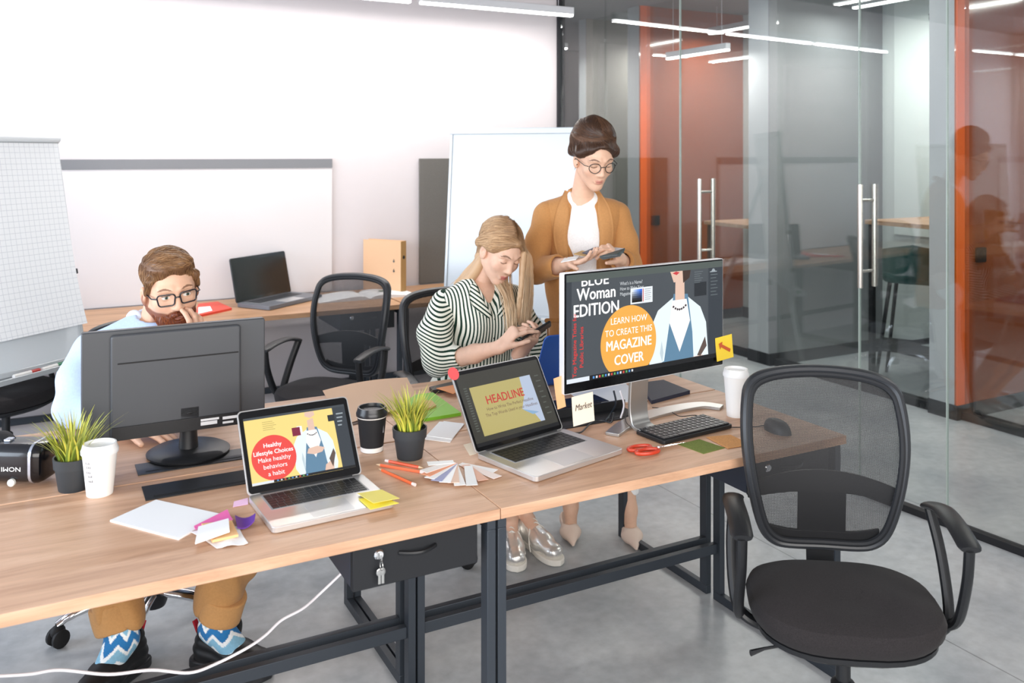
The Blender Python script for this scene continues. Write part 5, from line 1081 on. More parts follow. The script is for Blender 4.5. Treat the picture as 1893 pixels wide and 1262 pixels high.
# ---------------------------------------------------------------- standing woman
def standing_woman():
    org = Vector((.33, 3.82, 0)); t = person('standing woman in glasses, camel blazer and white top, leafing through a swatch book', org); sk = s2l('E0B69C')
    g = Geo(); HM = head_M((.338, 3.70, 1.572), 20, 24, -2); neck = (.300, 3.80, 1.395)
    v, f, c, loc = head_skin(sk, HM, neck, .043, sx=.95, jaw=.9, eyes='down', brow='5A4034', lip='C77B72'); g.add(v, f, c)
    s = SD(); s.cap((.165, 3.82, 1.335), (.435, 3.82, 1.34), .052, .052, .05); s.cap(neck, (.30, 3.82, 1.30), .055, .08, .05); s.cap((.30, 3.82, 1.28), (.31, 3.83, 1.08), .12, .10, .05, ((0, 1, 0), .7)); s.cap((.31, 3.83, 1.05), (.33, 3.83, .90), .105, .13, .05, ((0, 1, 0), .75))
    for hx, kx, ax_, ay in ((.265, .252, .248, 3.70), (.40, .445, .492, 3.66)):
        s.cap((hx, 3.84, .86), (kx, 3.80, .48), .085, .055, .03); s.cap((kx, 3.80, .48), ((kx + ax_) / 2, 3.77, .30), .052, .050, .02); s.cap(((kx + ax_) / 2, 3.77, .30), (ax_, ay + .04, .11), .046, .031, .02); s.cap((ax_, ay + .045, .11), (ax_ - .002, ay - .01, .040), .029, .024, .02)
    v, f = s.mesh(.006); g.add(v, f, sk)
    wR, eR = PX(1049, 487, 3.56), PX(1000, 497, 3.74); wL, eL = PX(1146, 478, 3.58), PX(1155, 495, 3.74)
    v, f = hand(wR, tuple(PX(1100, 478, 3.47)), (.1, .1, -1), -1, [(12, 18, 12), (10, 16, 12), (12, 20, 14), (16, 22, 16)], elbow=eR, thumb=(38, -14), sc=.98, arm_r=(.024, .034)); g.add(v, f, sk)
    v, f = hand(wL, tuple(PX(1118, 448, 3.50)), (.1, -.5, .8), -1, [(30, 40, 20), (35, 45, 25), (40, 45, 25), (45, 45, 30)], elbow=eL, thumb=(30, 30), sc=.98, arm_r=(.024, .034)); g.add(v, f, sk)
    g.obj('body', t, SKIN, org)
    # white top
    s = SD(); s.cap((.21, 3.82, 1.325), (.385, 3.82, 1.33), .058, .058, .05, ((0, 1, 0), .95)); s.cap((.30, 3.82, 1.28), (.305, 3.825, 1.10), .118, .108, .06, ((0, 1, 0), .76)); s.cap((.305, 3.825, 1.10), (.32, 3.83, .82), .108, .128, .05, ((0, 1, 0), .80)); s.ell((.262, 3.765, 1.22), (.045, .042, .05), .05); s.ell((.344, 3.765, 1.22), (.045, .042, .05), .05)
    s.cap((.30, 3.822, 1.375), (.30, 3.82, 1.28), .080, .104, .03); s.ell((.302, 3.76, 1.452), (.062, .09, .050), .008, op='-')
    v, f = s.mesh(.005, folds(.006, 3, 26)); Geo().add(v, f, s2l('F6F3F2')).obj('top', t, CLOTH, org)
    # trousers (white) 
    s = SD(); s.cap((.33, 3.83, .88), (.33, 3.83, .80), .14, .145, .04, ((0, 1, 0), .8))
    for hx, kx, ax_ in ((.27, .255, .252), (.395, .445, .490)): s.cap((hx, 3.83, .80), (kx, 3.80, .48), .09, .062, .03); s.cap((kx, 3.80, .48), (ax_, 3.735, .18), .062, .044, .02)
    s.half((0, 0, -1), -.168); v, f = s.mesh(.006, folds(.006, 7, 22)); Geo().add(v, f, s2l('F4F4F4')).obj('trousers', t, CLOTH, org)
    # blazer
    cam_c = s2l('B98450'); s = SD(); sh = ((0, 1, 0), .98)
    s.cap((.175, 3.825, 1.335), (.300, 3.83, 1.372), .052, .055, .03); s.cap((.435, 3.825, 1.34), (.300, 3.83, 1.372), .052, .055, .03)
    s.cap((.300, 3.825, 1.27), (.305, 3.83, 1.06), .155, .138, .06, ((0, 1, 0), .80)); s.cap((.305, 3.83, 1.06), (.325, 3.84, .74), .140, .175, .06, ((0, 1, 0), .82))
    # opening in front, wedge shaped
    s.half((0, 0, -1), -.705)
    op = SD()
    W1 = [(.302, 3.62, 1.45), (.300, 3.62, 1.25), (.312, 3.62, 1.05), (.325, 3.62, .70)]; wr = [.060, .078, .062, .075]
    for i in range(3): s.p.append(('c', A3(*W1[i]), A3(*W1[i + 1]), wr[i], wr[i + 1], .012, ((0, 1, 0), 2.2), '-'))
    s.ell((.302, 3.78, 1.44), (.062, .075, .085), .01, op='-')
    v, f = s.mesh(.0045, folds(.010, 11, 24)); g = Geo().add(v, f, cam_c); blz = (v, f)
    for sx, sho, e_, w_, sg in ((-1, (.160, 3.825, 1.325), eR + Vector((-.02, 0, -.01)), wR, 1), (1, (.452, 3.825, 1.33), eL + Vector((.012, .02, 0)), wL, 2)):
        a = SD(); e_ = A3(*e_); w_ = A3(*w_); sho = A3(*sho); cu = e_ + (w_ - e_) * .66; m_ = (sho + e_) / 2 + A3(.012 * sx, .02, 0)
        a.cap(sho, m_, .064, .057, .02); a.cap(m_, e_, .057, .053, .03); a.cap(e_, cu, .054, .050, .03); a.cap(cu, cu + (w_ - e_) * .35, .036, .036, .004, None, '-')
        n_ = (w_ - e_) / np.linalg.norm(w_ - e_); a.half(n_, float(n_ @ cu) + .02); v, f = a.mesh(.0042, folds(.010, 20 + sg, 34)); g.add(v, f, cam_c)
    # lapels
    for sx in (-1, 1):
        inn = [(.050, 1.432), (.058, 1.37), (.064, 1.29), (.066, 1.20), (.064, 1.12), (.064, 1.03)]; out = [(.074, 1.440), (.110, 1.372), (.126, 1.29), (.122, 1.215), (.096, 1.13), (.068, 1.03)]
        v, f = drape([(x * sx, z) for x, z in inn], [(x * sx, z) for x, z in out], blz, (.302, 3.80, 0), (1, 0, 0), (0, 1, 0), .004, .004); g.add(v, f, s2l('BF8B58'))
        a = SD(); a.cap((.302 + .052 * sx, 3.82, 1.436), (.302, 3.875, 1.452), .010, .016, .02); v, f = a.mesh(.0035); g.add(v, f, s2l('BF8B58'))
    for sx in (-1, 1):
        x = .31 + .115 * sx; a = SD(); a.cap((x - .05, 3.703, .90), (x + .05, 3.712, .90), .010, .010, .01, ((0, 1, 0), .6)); a.cap((x - .045, 3.706, .90), (x - .045, 3.698, .80), .004, .004, .005); a.cap((x + .045, 3.714, .90), (x + .045, 3.704, .80), .004, .004, .005); v, f = a.mesh(.003); g.add(v, f, s2l('AE7A48'))
    g.obj('blazer', t, CLOTH, org)
    # hair
    h = SD(); h.ell((0, .026, .062), (.083, .095, .080), .02); h.ell((0, .012, .118), (.074, .072, .062), .03); h.ell((.0, .055, .10), (.072, .07, .07), .03); h.ell((-.045, .03, .085), (.045, .06, .05), .03); h.ell((.045, .03, .085), (.045, .06, .05), .03)
    for q in (-1, 1): h.cap((.012 * q, -.075, .088), (.074 * q, -.03, .052), .016, .022, .02); h.cap((.074 * q, -.03, .052), (.083 * q, .03, .03), .022, .024, .02)
    h.ell((0, -.11, .015), (.063, .07, .075), .012, op='-'); h.half((0, -.55, -1), .045)
    v, f = h.mesh(.0032, lambda x, y, z: .0022 * np.sin(70 * x + 50 * z + 2 * np.sin(30 * y))); gg = Geo().add(xf(v, HM), f, s2l('3D291E'))
    sv, sf = surf_strands(v, f, 1600, lambda p: (-.5 * np.sign(p[0]) + .5 * math.sin(40 * p[2]), 1, .5 if p[2] < .1 else -.3), .08, .0008, 5, lift=.0008, wav=.08); gg.add(xf(sv, HM), sf, strand_cols(sv, 4, '4A3224', '6B4A34', 2, 7))
    a = SD(); a.cap((-.076, -.015, -.01), (-.078, .0, -.045), .0025, .001, .003); a.cap((.074, -.022, .03), (.074, -.03, -.03), .004, .0016, .003); v, f = a.mesh(.0022); gg.add(xf(v, HM), f, s2l('3D291E')); gg.obj('hair', t, HAIRM, org)
    glasses(t, HM, org, 'round', mat('spectacle_black', '141416', .3), .0017, .0235, .0215)
    # pumps
    for hl, to in (((.236, 3.80), (.247, 3.575)), ((.486, 3.765), (.498, 3.54))):
        s, d, L_ = shoe_sdf((*hl, 0.005), (*to, 0.005), pump=True); a = A3(*hl, 0) + d * L_ * .29; s.ell(a + A3(0, 0, .080), (.030, .070, .056), .006, op='-'); v, f = s.mesh(.003); v = v[:]; v[:, 2] = np.maximum(v[:, 2], .003)
        Geo().add(v, f, s2l('E3CDBE')).obj('shoe', t, SHOE, org)
        p = A3(*hl, 0) + d * .02; 
    # swatch book is a thing of its own
    bt = thing('swatch_book', 'open swatch book with dark and white sheets held by the standing woman', 'swatch book', PX(1105, 470, 3.50)); bo = Vector(bt.location)
    def sheet(pts, m, name='page', th=.003):
        P = [Vector(PX(*p)) - bo for p in pts]; n = (P[1] - P[0]).cross(P[2] - P[0]).normalized() * th; b = MB(); b.add([tuple(p) for p in P] + [tuple(p + n) for p in P], [(0, 1, 2, 3), (7, 6, 5, 4), (0, 4, 5, 1), (1, 5, 6, 2), (2, 6, 7, 3), (3, 7, 4, 0)]); b.obj(name, bt, m)
    sheet([(1108, 474, 3.46), (1136, 457, 3.56), (1155, 459, 3.52), (1140, 470, 3.44)], mat('page_grey', 'CFCDD2', .6)); sheet([(1108, 475, 3.455), (1140, 471, 3.435), (1155, 460, 3.515), (1152, 468, 3.49)], mat('cover_slate', '3C4A4C', .5), 'cover', .004)
    sheet([(1108, 476, 3.452), (1150, 468, 3.47), (1146, 474, 3.47), (1114, 480, 3.45)], mat('cover_grey', '555B5E', .5), 'cover', .004)
    sheet([(1076, 468, 3.50), (1092, 472, 3.46), (1118, 456, 3.55), (1098, 458, 3.57)], mat('cover_navy', '262C4A', .4), 'cover'); sheet([(1060, 470, 3.54), (1080, 474, 3.50), (1096, 468, 3.52), (1076, 464, 3.58)], mat('cover_kraft', 'C29C64', .6), 'cover')
    sheet([(1036, 484, 3.52), (1044, 476, 3.56), (1072, 472, 3.54), (1064, 479, 3.50)], mat('page_white', 'F1F0EE', .6))
standing_woman()
# ---------------------------------------------------------------- seated blonde woman
def stripe_mat():
    m = attr_mat('striped_blouse', .8, spec=.2); nt = m.node_tree; N = nt.nodes.new; L = nt.links.new; a = N('ShaderNodeAttribute'); a.attribute_name = 'st'
    def mt(op, x, y): n = N('ShaderNodeMath'); n.operation = op; L(x, n.inputs[0]); n.inputs[1].default_value = y; return n.outputs[0]
    f = mt('FRACT', mt('MULTIPLY', a.outputs['Fac'], 1 / .0132), 0); g = mt('GREATER_THAN', f, .58); mx = N('ShaderNodeMix'); mx.data_type = 'RGBA'; L(g, mx.inputs[0]); mx.inputs[6].default_value = (*s2l('F1F2E6'), 1); mx.inputs[7].default_value = (*s2l('1F3A2E'), 1); L(mx.outputs[2], nt.nodes['Principled BSDF'].inputs['Base Color']); return m
def seated_woman():
    F = A3(.469, -.883, 0); Rt = A3(-.883, -.469, 0); nb = A3(-.132, 3.66, 1.035); hip = A3(*W(.60, 1.50, .56)); org = Vector((hip[0], hip[1], 0)); t = person('seated woman with long blonde hair and a striped blouse, looking at her phone', org); sk = s2l('E3BAA2')
    g = Geo(); HM = head_M((-.052, 3.585, 1.198), 34, 30, 8)
    v, f, c, _ = head_skin(sk, HM, tuple(nb + A3(0, 0, .01)), .042, sx=.95, jaw=.9, eyes='down', brow='6E4E3A', lip='C4505A'); g.add(v, f, c)
    s = SD(); shR = nb + Rt * .155 + A3(0, 0, -.045); shL = nb - Rt * .155 + A3(0, 0, -.045); s.cap(shR, nb + A3(0, 0, -.02), .042, .05, .05); s.cap(shL, nb + A3(0, 0, -.02), .042, .05, .05); s.cap(nb + A3(0, 0, -.08), hip + A3(0, 0, .12), .12, .11, .06, (F, .68)); s.cap(hip + A3(0, 0, .1), hip, .12, .13, .05, (F, .8))
    ank = [A3(.045, 3.66, .12), A3(-.01, 3.60, .11)]; toe = [A3(.182, 3.435, 0), A3(.02, 3.385, 0)]; heel = [A3(.035, 3.69, 0), A3(-.02, 3.645, 0)]; kn = [hip + F * .40 - Rt * .11 + A3(0, 0, -.03), hip + F * .42 + Rt * .10 + A3(0, 0, -.03)]
    for i, q in enumerate((-1, 1)):
        s.cap(hip + Rt * .08 * q, kn[i], .085, .062, .03); s.cap(kn[i], (kn[i] + ank[i]) / 2, .057, .052, .02); s.cap((kn[i] + ank[i]) / 2, ank[i], .048, .032, .02); s.cap(ank[i], ank[i] * .55 + toe[i] * .45 + A3(0, 0, -.005), .031, .025, .02)
    v, f = s.mesh(.006); g.add(v, f, sk)
    wR, eR = PX(924, 641, 3.36), PX(822, 668, 3.50); wL, eL = PX(958, 655, 3.40), PX(975, 700, 3.62)
    v, f = hand(wR, tuple(PX(958, 603, 3.35)), (-.45, -.45, .75), 1, [(32, 18, 8), (38, 28, 14), (44, 34, 20), (50, 38, 24)], elbow=eR, thumb=(24, 30), arm_r=(.023, .036)); g.add(v, f, sk)
    v, f = hand(wL, tuple(PX(987, 622, 3.36)), (.5, -.72, -.45), 1, [(35, 50, 30), (38, 55, 30), (42, 58, 30), (46, 58, 32)], elbow=eL, thumb=(46, 30), arm_r=(.023, .034)); g.add(v, f, sk)
    g.obj('body', t, SKIN, org)
    # blouse
    s = SD(); s.cap(shR + A3(0, 0, .004), nb + A3(0, 0, -.025), .050, .062, .04); s.cap(shL + A3(0, 0, .004), nb + A3(0, 0, -.025), .050, .062, .04); s.cap(nb + A3(0, 0, -.10) + F * .01, nb + A3(0, 0, -.26) - F * .01, .158, .150, .06, (F, .72)); s.cap(nb + A3(0, 0, -.26) - F * .01, hip + A3(0, 0, .02), .150, .165, .06, (F, .78))
    for q in (-1, 1): s.ell(nb + F * .075 + Rt * .062 * q + A3(0, 0, -.13), (.06, .06, .06), .05)
    fx = nb + F * .13; s.p.append(('c', fx + A3(0, 0, .06), fx + A3(0, 0, -.075), .066, .008, .006, (F, 2.6), '-')); s.ell(nb + A3(0, 0, .035), (.058, .058, .075), .008, op='-')
    v, f = s.mesh(.0045, folds(.006, 31, 24)); blm = (v, f); st = (v - nb) @ Rt; g = Geo().add(v, f, (1, 1, 1), st + .02 * np.sin(14 * v[:, 2]) * np.abs(st))
    for sho, e_, w_, q, sd in ((shR, eR, wR, 1, 1), (shL, eL, wL, -1, 2)):
        a = SD(); e_ = A3(*e_); w_ = A3(*w_); el = e_ + Rt * .03 * q + A3(0, 0, .01); m_ = (sho + el) / 2 + Rt * .03 * q + A3(0, 0, .0); a.cap(sho, m_, .058, .066, .02); a.cap(m_, el, .066, .062, .03); cu = e_ + (w_ - e_) * (.30 if q > 0 else .72); a.cap(el, cu, .060, .046, .03)
        n_ = (w_ - e_) / np.linalg.norm(w_ - e_); a.half(n_, float(n_ @ cu) + .008, .003); a.cap(cu, cu + n_ * .1, .034, .034, .004, None, '-')
        v, f = a.mesh(.004, folds(.009, 40 + sd, 36)); d1 = (el - sho) / np.linalg.norm(el - sho); lowm = np.clip((v - el) @ n_ * 12 + .5, 0, 1); st = v[:, 2] * .95 + ((v - sho) @ F) * .25 + .006 * np.sin(v[:, 0] * 40); g.add(v, f, (1, 1, 1), st)
    for q in (-1, 1):                                            # collar
        inn = [(.052, .045), (.052, .01), (.036, -.035), (.012, -.082)]; out = [(.075, .035), (.090, -.008), (.080, -.050), (.030, -.092)]
        v, f2 = drape([(x * q, z) for x, z in inn], [(x * q, z) for x, z in out], blm, nb, -Rt, -F, .004, .004); g.add(v, f2, (1, 1, 1), (v - nb) @ (Rt * .6 * q) + v[:, 2] * .7)
    bl = g.obj('blouse', t, stripe_mat(), org)
    bb = MB()
    for i in range(4): p = nb + F * (.128 - .004 * i) + A3(0, 0, -.10 - .075 * i) - A3(*org); bb.ell(tuple(p), (.006, .006, .006), 10, 6)
    bb.obj('buttons', bl, BLACK)
    s = SD(); s.cap(hip + A3(0, 0, .06), hip, .145, .15, .05, (F, .85))
    for i, q in enumerate((-1, 1)): s.cap(hip + Rt * .085 * q, kn[i], .098, .075, .03); s.cap(kn[i], ank[i] + A3(0, 0, .07), .073, .047, .02)
    s.half((0, 0, -1), -.17); v, f = s.mesh(.006, folds(.006, 51, 22)); Geo().add(v, f, s2l('B5A9A2')).obj('trousers', t, CLOTH, org)
    # hair: cap, back sheet, front curtain
    h = SD(); h.ell((0, .022, .058), (.083, .103, .082), .02)
    for q in (-1, 1): h.cap((.004 * q, -.075, .092), (.070 * q, -.030, .045), .012, .020, .02); 
    h.cap((-.074, -.028, .045), (-.080, .035, .02), .018, .024, .02); h.ell((0, -.115, .010), (.066, .075, .078), .010, op='-'); h.ell((-.09, -.0, -.012), (.03, .034, .036), .008, op='-')
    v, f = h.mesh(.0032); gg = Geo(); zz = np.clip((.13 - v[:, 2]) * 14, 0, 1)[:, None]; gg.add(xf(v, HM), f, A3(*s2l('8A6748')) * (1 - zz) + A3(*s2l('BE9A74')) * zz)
    hw = lambda p: np.array(HM @ Vector(p)); cr = hw((0, .0, .145))
    def SY(px, py, Y): return A3(*PX(px, py, Y))
    bk = [[hw((-.02, -.06, .128)), hw((-.075, .0, .07)), SY(892, 478, 3.60), SY(872, 510, 3.62), SY(853, 530, 3.64)], [hw((-.01, -.02, .143)), hw((-.07, .05, .07)), SY(882, 485, 3.66), SY(862, 510, 3.68), SY(842, 530, 3.70)], [hw((0, .05, .14)), hw((-.04, .11, .06)), SY(880, 490, 3.74), SY(862, 520, 3.76), SY(846, 560, 3.78)], [hw((.02, .06, .13)), hw((.03, .125, .04)), SY(905, 500, 3.78), SY(890, 530, 3.79), SY(880, 575, 3.80)]]
    fr = [[hw((.004, -.075, .105)), hw((.045, -.078, .07)), SY(966, 475, 3.545), SY(963, 530, 3.53), SY(956, 595, 3.50)], [hw((.008, -.05, .128)), hw((.07, -.045, .06)), SY(972, 480, 3.575), SY(972, 540, 3.56), SY(966, 600, 3.52)], [hw((.015, -.01, .14)), hw((.082, .0, .05)), SY(978, 480, 3.60), SY(979, 545, 3.60), SY(972, 600, 3.56)], [hw((.02, .03, .135)), hw((.083, .04, .04)), SY(972, 500, 3.66), SY(975, 550, 3.66), SY(970, 590, 3.64)]]
    lk = [[hw((-.065, -.02, .02)), hw((-.04, .03, -.06)), SY(925, 540, 3.535), SY(934, 570, 3.50), SY(940, 612, 3.46)], [hw((.07, .02, .0)), SY(945, 525, 3.57), SY(946, 550, 3.53), SY(950, 580, 3.49), SY(948, 608, 3.46)]]
    for sheets, rad in ((bk, .014), (fr[:2], .005), (fr[1:], .006)):
        a = SD()
        for G_ in sheets:
            P = [tuple(p) for p in cat_rom([tuple(p) for p in G_], 4)][6:]; n_ = len(P); a.chain([A3(*p) for p in P], list(rad * np.interp(np.linspace(0, 1, n_), [0, .35, 1], [.35, 1, .45])), .03)
        v, f = a.mesh(.004); gg.add(v, f, s2l('C9A682'))
    for sheets, n_, sd in ((bk, 800, 1), (fr, 700, 2), (lk, 130, 3)):
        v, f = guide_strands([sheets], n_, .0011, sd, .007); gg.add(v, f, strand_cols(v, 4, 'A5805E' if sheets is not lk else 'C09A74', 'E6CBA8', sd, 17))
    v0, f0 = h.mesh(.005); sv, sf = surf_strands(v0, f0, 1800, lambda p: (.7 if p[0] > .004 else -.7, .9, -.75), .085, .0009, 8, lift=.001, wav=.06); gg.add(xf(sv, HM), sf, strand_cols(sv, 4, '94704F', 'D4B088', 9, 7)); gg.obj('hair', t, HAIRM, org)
    # sneakers
    for i in (0, 1):
        s, d, L_ = shoe_sdf(tuple(heel[i] + A3(0, 0, .012)), tuple(toe[i] + A3(0, 0, .012)), h=.075, wide=.92); s.ell(heel[i] + d * L_ * .22 + A3(0, 0, .11), (.028, .028, .045), .006, op='-'); v, f = s.mesh(.003, lambda x, y, z: .0006 * np.sin(160 * x + 90 * z)); v[:, 2] = np.maximum(v[:, 2], .012)
        sh_ = Geo().add(v, f, s2l('CFC9BC')).obj('shoe', t, mat('metallic_silver_leather', 'F2F0EC', .28, .75), org)
        pl, Mx = sole_geo(heel[i] - d * .01, toe[i] + d * .012, .046, .02, None); b = MB(); b.M = Matrix.Translation(-org) @ Mx; b.prism(pl, .001, .024); b.obj('sole', sh_, mat('white_sole', 'EFEBE2', .5), .004); n_ = A3(-d[1], d[0], 0); lc = []
        for k in range(6):
            p = heel[i] + d * L_ * (.34 + .07 * k); z = .110 - .0075 * k; lc.append([p - n_ * .02 + A3(0, 0, z - .012), p + A3(0, 0, z + .004), p + n_ * .02 + d * .01 + A3(0, 0, z - .012)])
        p = heel[i] + d * L_ * .32
        for q in (-1, 1): lc.append([p + A3(0, 0, .095), p + n_ * .03 * q + d * .03 + A3(0, 0, .085), p + n_ * .045 * q + d * .05 + A3(0, 0, .045), p + n_ * .050 * q + d * .07 + A3(0, 0, .012)])
        v, f = tubes([[tuple(x) for x in cat_rom([tuple(y) for y in q], 4)] for q in lc], .0028, 5); Geo().add(v, f, s2l('F2EFE8')).obj('laces', sh_, SHOE, org)
    # watch band
    w_ = A3(*wL); ax_ = A3(*wL) - A3(*eL); ax_ /= np.linalg.norm(ax_); u_ = np.cross(ax_, [0, 0, 1]); u_ /= np.linalg.norm(u_); k_ = np.cross(ax_, u_); b = MB(); b.tube([tuple(w_ - ax_ * .004 + (u_ * math.cos(a) + k_ * math.sin(a)) * .028 - A3(*org)) for a in [i * math.pi / 12 for i in range(24)]], .005, 8, closed=True, flat=(.5, 1.6), up=tuple(u_)); b.obj('wristband', t, mat('white_band', 'F2F0F0', .4))
    # phone
    a, b_ = PX(968, 628, 3.37), PX(1010, 602, 3.39); c = (a + b_) / 2; d = (b_ - a).normalized(); ph = thing('smartphone', 'black smartphone in the hand of the seated blonde woman', 'phone', c); z = Vector((-.05, .45, .9)); z = (z - d * z.dot(d)).normalized(); y = z.cross(d); M = Matrix((d, y, z)).transposed().to_4x4()
    b = MB(); b.M = M; b.prism(rrect(.14, .068, .010, 5), -.004, .004); b.obj('case', ph, mat('phone_black', '121214', .3), .0015); b = MB(); b.M = M; b.prism(rrect(.132, .062, .006, 4), .004, .0045); b.obj('screen', ph, mat('phone_screen', '1A1C22', .08))
seated_woman()
# ---------------------------------------------------------------- bearded man
def seated_man():
    F = A3(.469, -.883, 0); Rt = A3(-.883, -.469, 0); hip = A3(-1.215, 3.03, .54); nb = A3(-1.185, 2.945, 1.005); org = Vector((hip[0], hip[1], 0)); t = person('bearded man in glasses and a light blue shirt, resting his cheek on his hand', org); sk = s2l('DEB094')
    g = Geo(); HM = head_M((-1.113, 2.885, 1.152), 34, 11, -7)
    v, f, c, _ = head_skin(sk, HM, tuple(nb), .056, sx=1.03, jaw=1.08, female=False, eyes='open', brow='6A4630', lip='B5766A', beard='7A4028'); g.add(v, f, c)
    shR = nb + Rt * .185 + A3(0, 0, -.05); shL = nb - Rt * .185 + A3(0, 0, -.05); s = SD(); s.cap(shR, nb + A3(0, 0, -.02), .052, .06, .05); s.cap(shL, nb + A3(0, 0, -.02), .052, .06, .05); s.cap(nb + A3(0, 0, -.1), hip + A3(0, 0, .1), .15, .14, .06, (F, .7)); s.cap(hip + A3(0, 0, .1), hip, .14, .15, .05, (F, .8))
    ank = [A3(-1.188, 2.70, .12), A3(-.925, 2.755, .13)]; heel = [A3(-1.165, 2.775, 0), A3(-.985, 2.785, 0)]; toe = [A3(-1.235, 2.535, 0), A3(-.745, 2.70, 0)]; kn = [A3(-1.30, 2.74, .52), A3(-.80, 2.72, .52)]
    for i, q in enumerate((1, -1)):
        s.cap(hip + Rt * .09 * q, kn[i], .095, .07, .03); s.cap(kn[i], ank[i], .062, .042, .02); s.cap(ank[i], ank[i] * .5 + toe[i] * .5 + A3(0, 0, -.015), .040, .033, .02)
    v, f = s.mesh(.006); g.add(v, f, sk)
    wL, eL = A3(*PX(368, 662, 2.80)), A3(*PX(372, 752, 2.80)); wR, eR = A3(*PX(235, 800, 2.66)), A3(*PX(140, 768, 2.76)); eL[2] = .80; eR[2] = .81; wR[2] = .785
    v, f = hand(wL, tuple(PX(372, 585, 2.79)), (.75, -.6, .1), -1, [(20, 30, 20), (24, 38, 24), (30, 44, 28), (36, 50, 30)], elbow=eL, thumb=(30, 20), sc=1.05, arm_r=(.028, .042)); g.add(v, f, sk)
    v, f = hand(wR, tuple(wR + A3(.12, -.03, -.01)), (0, 0, 1), 1, [(10, 14, 8)] * 4, elbow=eR, thumb=(35, 10), sc=1.05, arm_r=(.028, .042)); g.add(v, f, sk)
    g.obj('body', t, SKIN, org)
    blue = s2l('BCD0F0'); s = SD(); s.cap(shR, nb + A3(0, 0, -.03), .062, .074, .04); s.cap(shL, nb + A3(0, 0, -.03), .062, .074, .04); s.cap(nb + A3(0, 0, -.12), hip + A3(0, 0, .12), .185, .17, .06, (F, .72)); s.cap(hip + A3(0, 0, .12), hip, .17, .175, .05, (F, .8)); s.ell(nb + A3(0, 0, .04) + F * .02, (.062, .062, .085), .008, op='-')
    v, f = s.mesh(.005, folds(.007, 61, 24)); g = Geo().add(v, f, blue)
    for sho, e_, w_, q, sd in ((shR, eR, wR, 1, 1), (shL, eL, wL, -1, 2)):
        a = SD(); m_ = (sho + e_) / 2 + Rt * .025 * q; cu = e_ + (w_ - e_) * .66; a.cap(sho, m_, .066, .062, .02); a.cap(m_, e_, .062, .058, .03); a.cap(e_, cu, .056, .044, .03); n_ = (w_ - e_) / np.linalg.norm(w_ - e_); a.half(n_, float(n_ @ cu) + .02); v, f = a.mesh(.0045, folds(.011, 70 + sd, 36)); g.add(v, f, blue)
    for q in (-1, 1): a = SD(); a.chain([nb - F * .06 + A3(0, 0, .065), nb + Rt * .066 * q + A3(0, 0, .05), nb + F * .085 + Rt * .035 * q + A3(0, 0, -.01)], [.018, .020, .024], .015, (F + Rt * q * .7, .4)); v, f = a.mesh(.0035); g.add(v, f, s2l('D3E0F6'))
    g.obj('shirt', t, CLOTH, org)
    tan = s2l('B58654'); s = SD(); s.cap(hip + A3(0, 0, .06), hip, .165, .17, .05, (F, .85))
    for i, q in enumerate((1, -1)): s.cap(hip + Rt * .09 * q, kn[i], .112, .092, .03); s.cap(kn[i], ank[i] + A3(0, 0, .06), .092, .066, .02)
    s.half((0, 0, -1), -.17); v, f = s.mesh(.0055, folds(.016, 81, 30)); tr = Geo().add(v, f, tan).obj('trousers', t, CLOTH, org)
    for i in (0, 1):
        d = (kn[i] - ank[i]); d /= np.linalg.norm(d); c0 = ank[i] + d * .035; c1 = ank[i] + d * .115; a = SD(); a.cap(c0, c1, .070, .074, .01); a.half(-d, float(-d @ c0), .006); a.half(d, float(d @ c1), .006); a.p.append(('c', c0 - d * .05, c0 + d * .03, .062, .062, .004, None, '-')); v, f = a.mesh(.004, folds(.004, 90 + i, 40)); Geo().add(v, f, s2l('B98A58')).obj('cuff', tr, CLOTH, org)
        # patterned sock
        a = SD(); a.cap(ank[i] + d * .09, ank[i] - d * .0, .046, .045, .02); a.cap(ank[i], ank[i] * .62 + toe[i] * .38 + A3(0, 0, -.01), .046, .040, .02); v, f = a.mesh(.003); th = np.arctan2(v[:, 1] - ank[i][1], v[:, 0] - ank[i][0]); zz = v[:, 2] + .014 * np.abs(((th * 2.2) % 2) - 1) * 2; band = (zz / .020) % 4; col = np.where((band < .7)[:, None], A3(*s2l('F2F6F8')), np.where((band < 2)[:, None], A3(*s2l('8CC0DC')), np.where((band < 2.6)[:, None], A3(*s2l('F2F6F8')), A3(*s2l('2F78B4'))))); Geo().add(v, f, col).obj('sock', t, CLOTH, org)
        s, dd, L_ = shoe_sdf(tuple(heel[i] + A3(0, 0, .016)), tuple(toe[i] + A3(0, 0, .016)), h=.085, wide=1.08); s.ell(heel[i] + dd * L_ * .25 + A3(0, 0, .13), (.04, .04, .055), .006, op='-'); v, f = s.mesh(.0035, lambda x, y, z: .0014 * np.sin(220 * z + 40 * x)); v[:, 2] = np.maximum(v[:, 2], .014); sh_ = Geo().add(v, f, s2l('17181B')).obj('shoe', t, SHOE, org)
        pl, Mx = sole_geo(heel[i] - dd * .018, toe[i] + dd * .015, .054, .03, None); b = MB(); b.M = Matrix.Translation(-org) @ Mx; b.prism(pl, .001, .030); b.obj('sole', sh_, mat('dark_sole', '202226', .45), .006); n_ = A3(-dd[1], dd[0], 0)
        b = MB(); p = heel[i] - dd * .004 + A3(0, 0, .105) - A3(*org); b.M = Matrix.Translation(p) @ Matrix.Rotation(math.atan2(dd[1], dd[0]), 4, 'Z') @ Matrix.Rotation(R(-25), 4, 'Y'); b.box(-.003, .003, -.009, .009, -.01, .028); b.obj('pull_tab', sh_, mat('tab_red', 'B3122A', .6), .001); lc = []
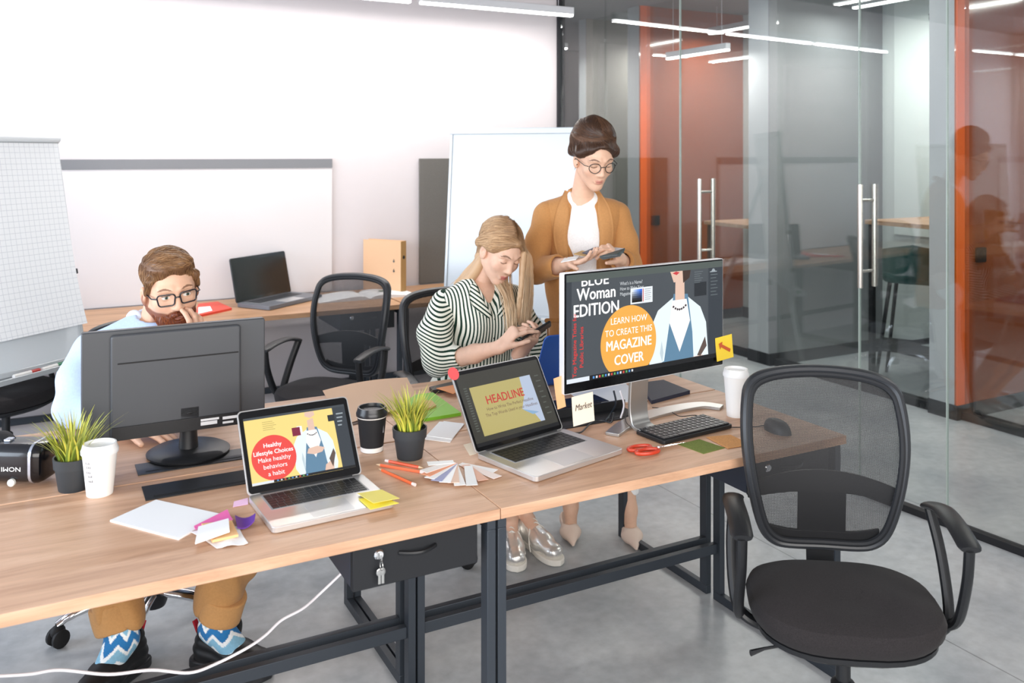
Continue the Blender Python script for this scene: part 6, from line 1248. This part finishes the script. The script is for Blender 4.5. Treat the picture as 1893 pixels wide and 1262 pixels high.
        for k in range(6): p = heel[i] + dd * L_ * (.38 + .06 * k); z = .120 - .0085 * k; lc.append([tuple(p - n_ * .022 + A3(0, 0, z - .012)), tuple(p + A3(0, 0, z + .003)), tuple(p + n_ * .022 + A3(0, 0, z - .012))])
        v, f = tubes([[tuple(x) for x in cat_rom(q, 4)] for q in lc], .0028, 5); Geo().add(v, f, s2l('2A2B30')).obj('laces', sh_, SHOE, org)
    h = SD(); h.ell((0, .024, .062), (.083, .102, .078), .02); h.ell((0, -.028, .102), (.062, .058, .028), .03); h.ell((.02, -.055, .108), (.042, .032, .022), .02)
    for q in (-1, 1): h.cap((.070 * q, -.045, .060), (.078 * q, -.02, .0), .014, .009, .015)
    h.ell((0, -.118, .010), (.068, .078, .082), .008, op='-'); h.half((0, -.9, -1), .018); 
    for q in (-1, 1): h.ell((.09 * q, .004, -.004), (.03, .025, .03), .006, op='-')
    v, f = h.mesh(.003, lambda x, y, z: .0018 * np.sin(120 * x + 90 * y + 3 * np.sin(60 * z))); gg = Geo().add(xf(v, HM), f, s2l('6B4A30'))
    sv, sf = surf_strands(v, f, 2200, lambda p: (.8, -.3 if p[1] < 0 else .2, .1) if p[2] > .1 else (0, .35, -1), .035, .0008, 15, lift=.0009, wav=.14); gg.add(xf(sv, HM), sf, strand_cols(sv, 4, '6B4A30', 'A57C54', 4, 7)); gg.obj('hair', t, HAIRM, org)
    b = SD(); b.ell((0, -.048, -.066), (.054, .052, .052), .02)
    for q in (-1, 1): b.cap((.062 * q, -.005, -.03), (.03 * q, -.060, -.085), .016, .022, .02); b.cap((.004 * q, -.098, -.045), (.026 * q, -.088, -.056), .0065, .006, .006)
    b.ell((0, -.075, -.105), (.03, .026, .026), .02); b.ell((0, -.103, -.061), (.018, .018, .0075), .004, op='-'); b.ell((0, -.06, -.005), (.058, .07, .036), .01, op='-') if False else None
    v, f = b.mesh(.0028, lambda x, y, z: .0012 * np.sin(200 * x + 120 * z)); bd = Geo(); hv = xf(v, HM); bd.add(hv, f, s2l('6A3420')); sel = lambda v_: (v_[:, 1] < .03)
    sv, sf = surf_strands(v, f, 1800, lambda p: (np.sign(p[0]) * .2, -.1, -1), .014, .0007, 17, lift=.0008, wav=.2, seg=4); bd.add(xf(sv, HM), sf, strand_cols(sv, 4, '74391F', 'A0592F', 5, 5)); bd.obj('beard', t, HAIRM, org)
    glasses(t, HM, org, 'square', mat('spectacle_dark', '1E1A20', .3), .0024, .0265, .0185)
seated_man()
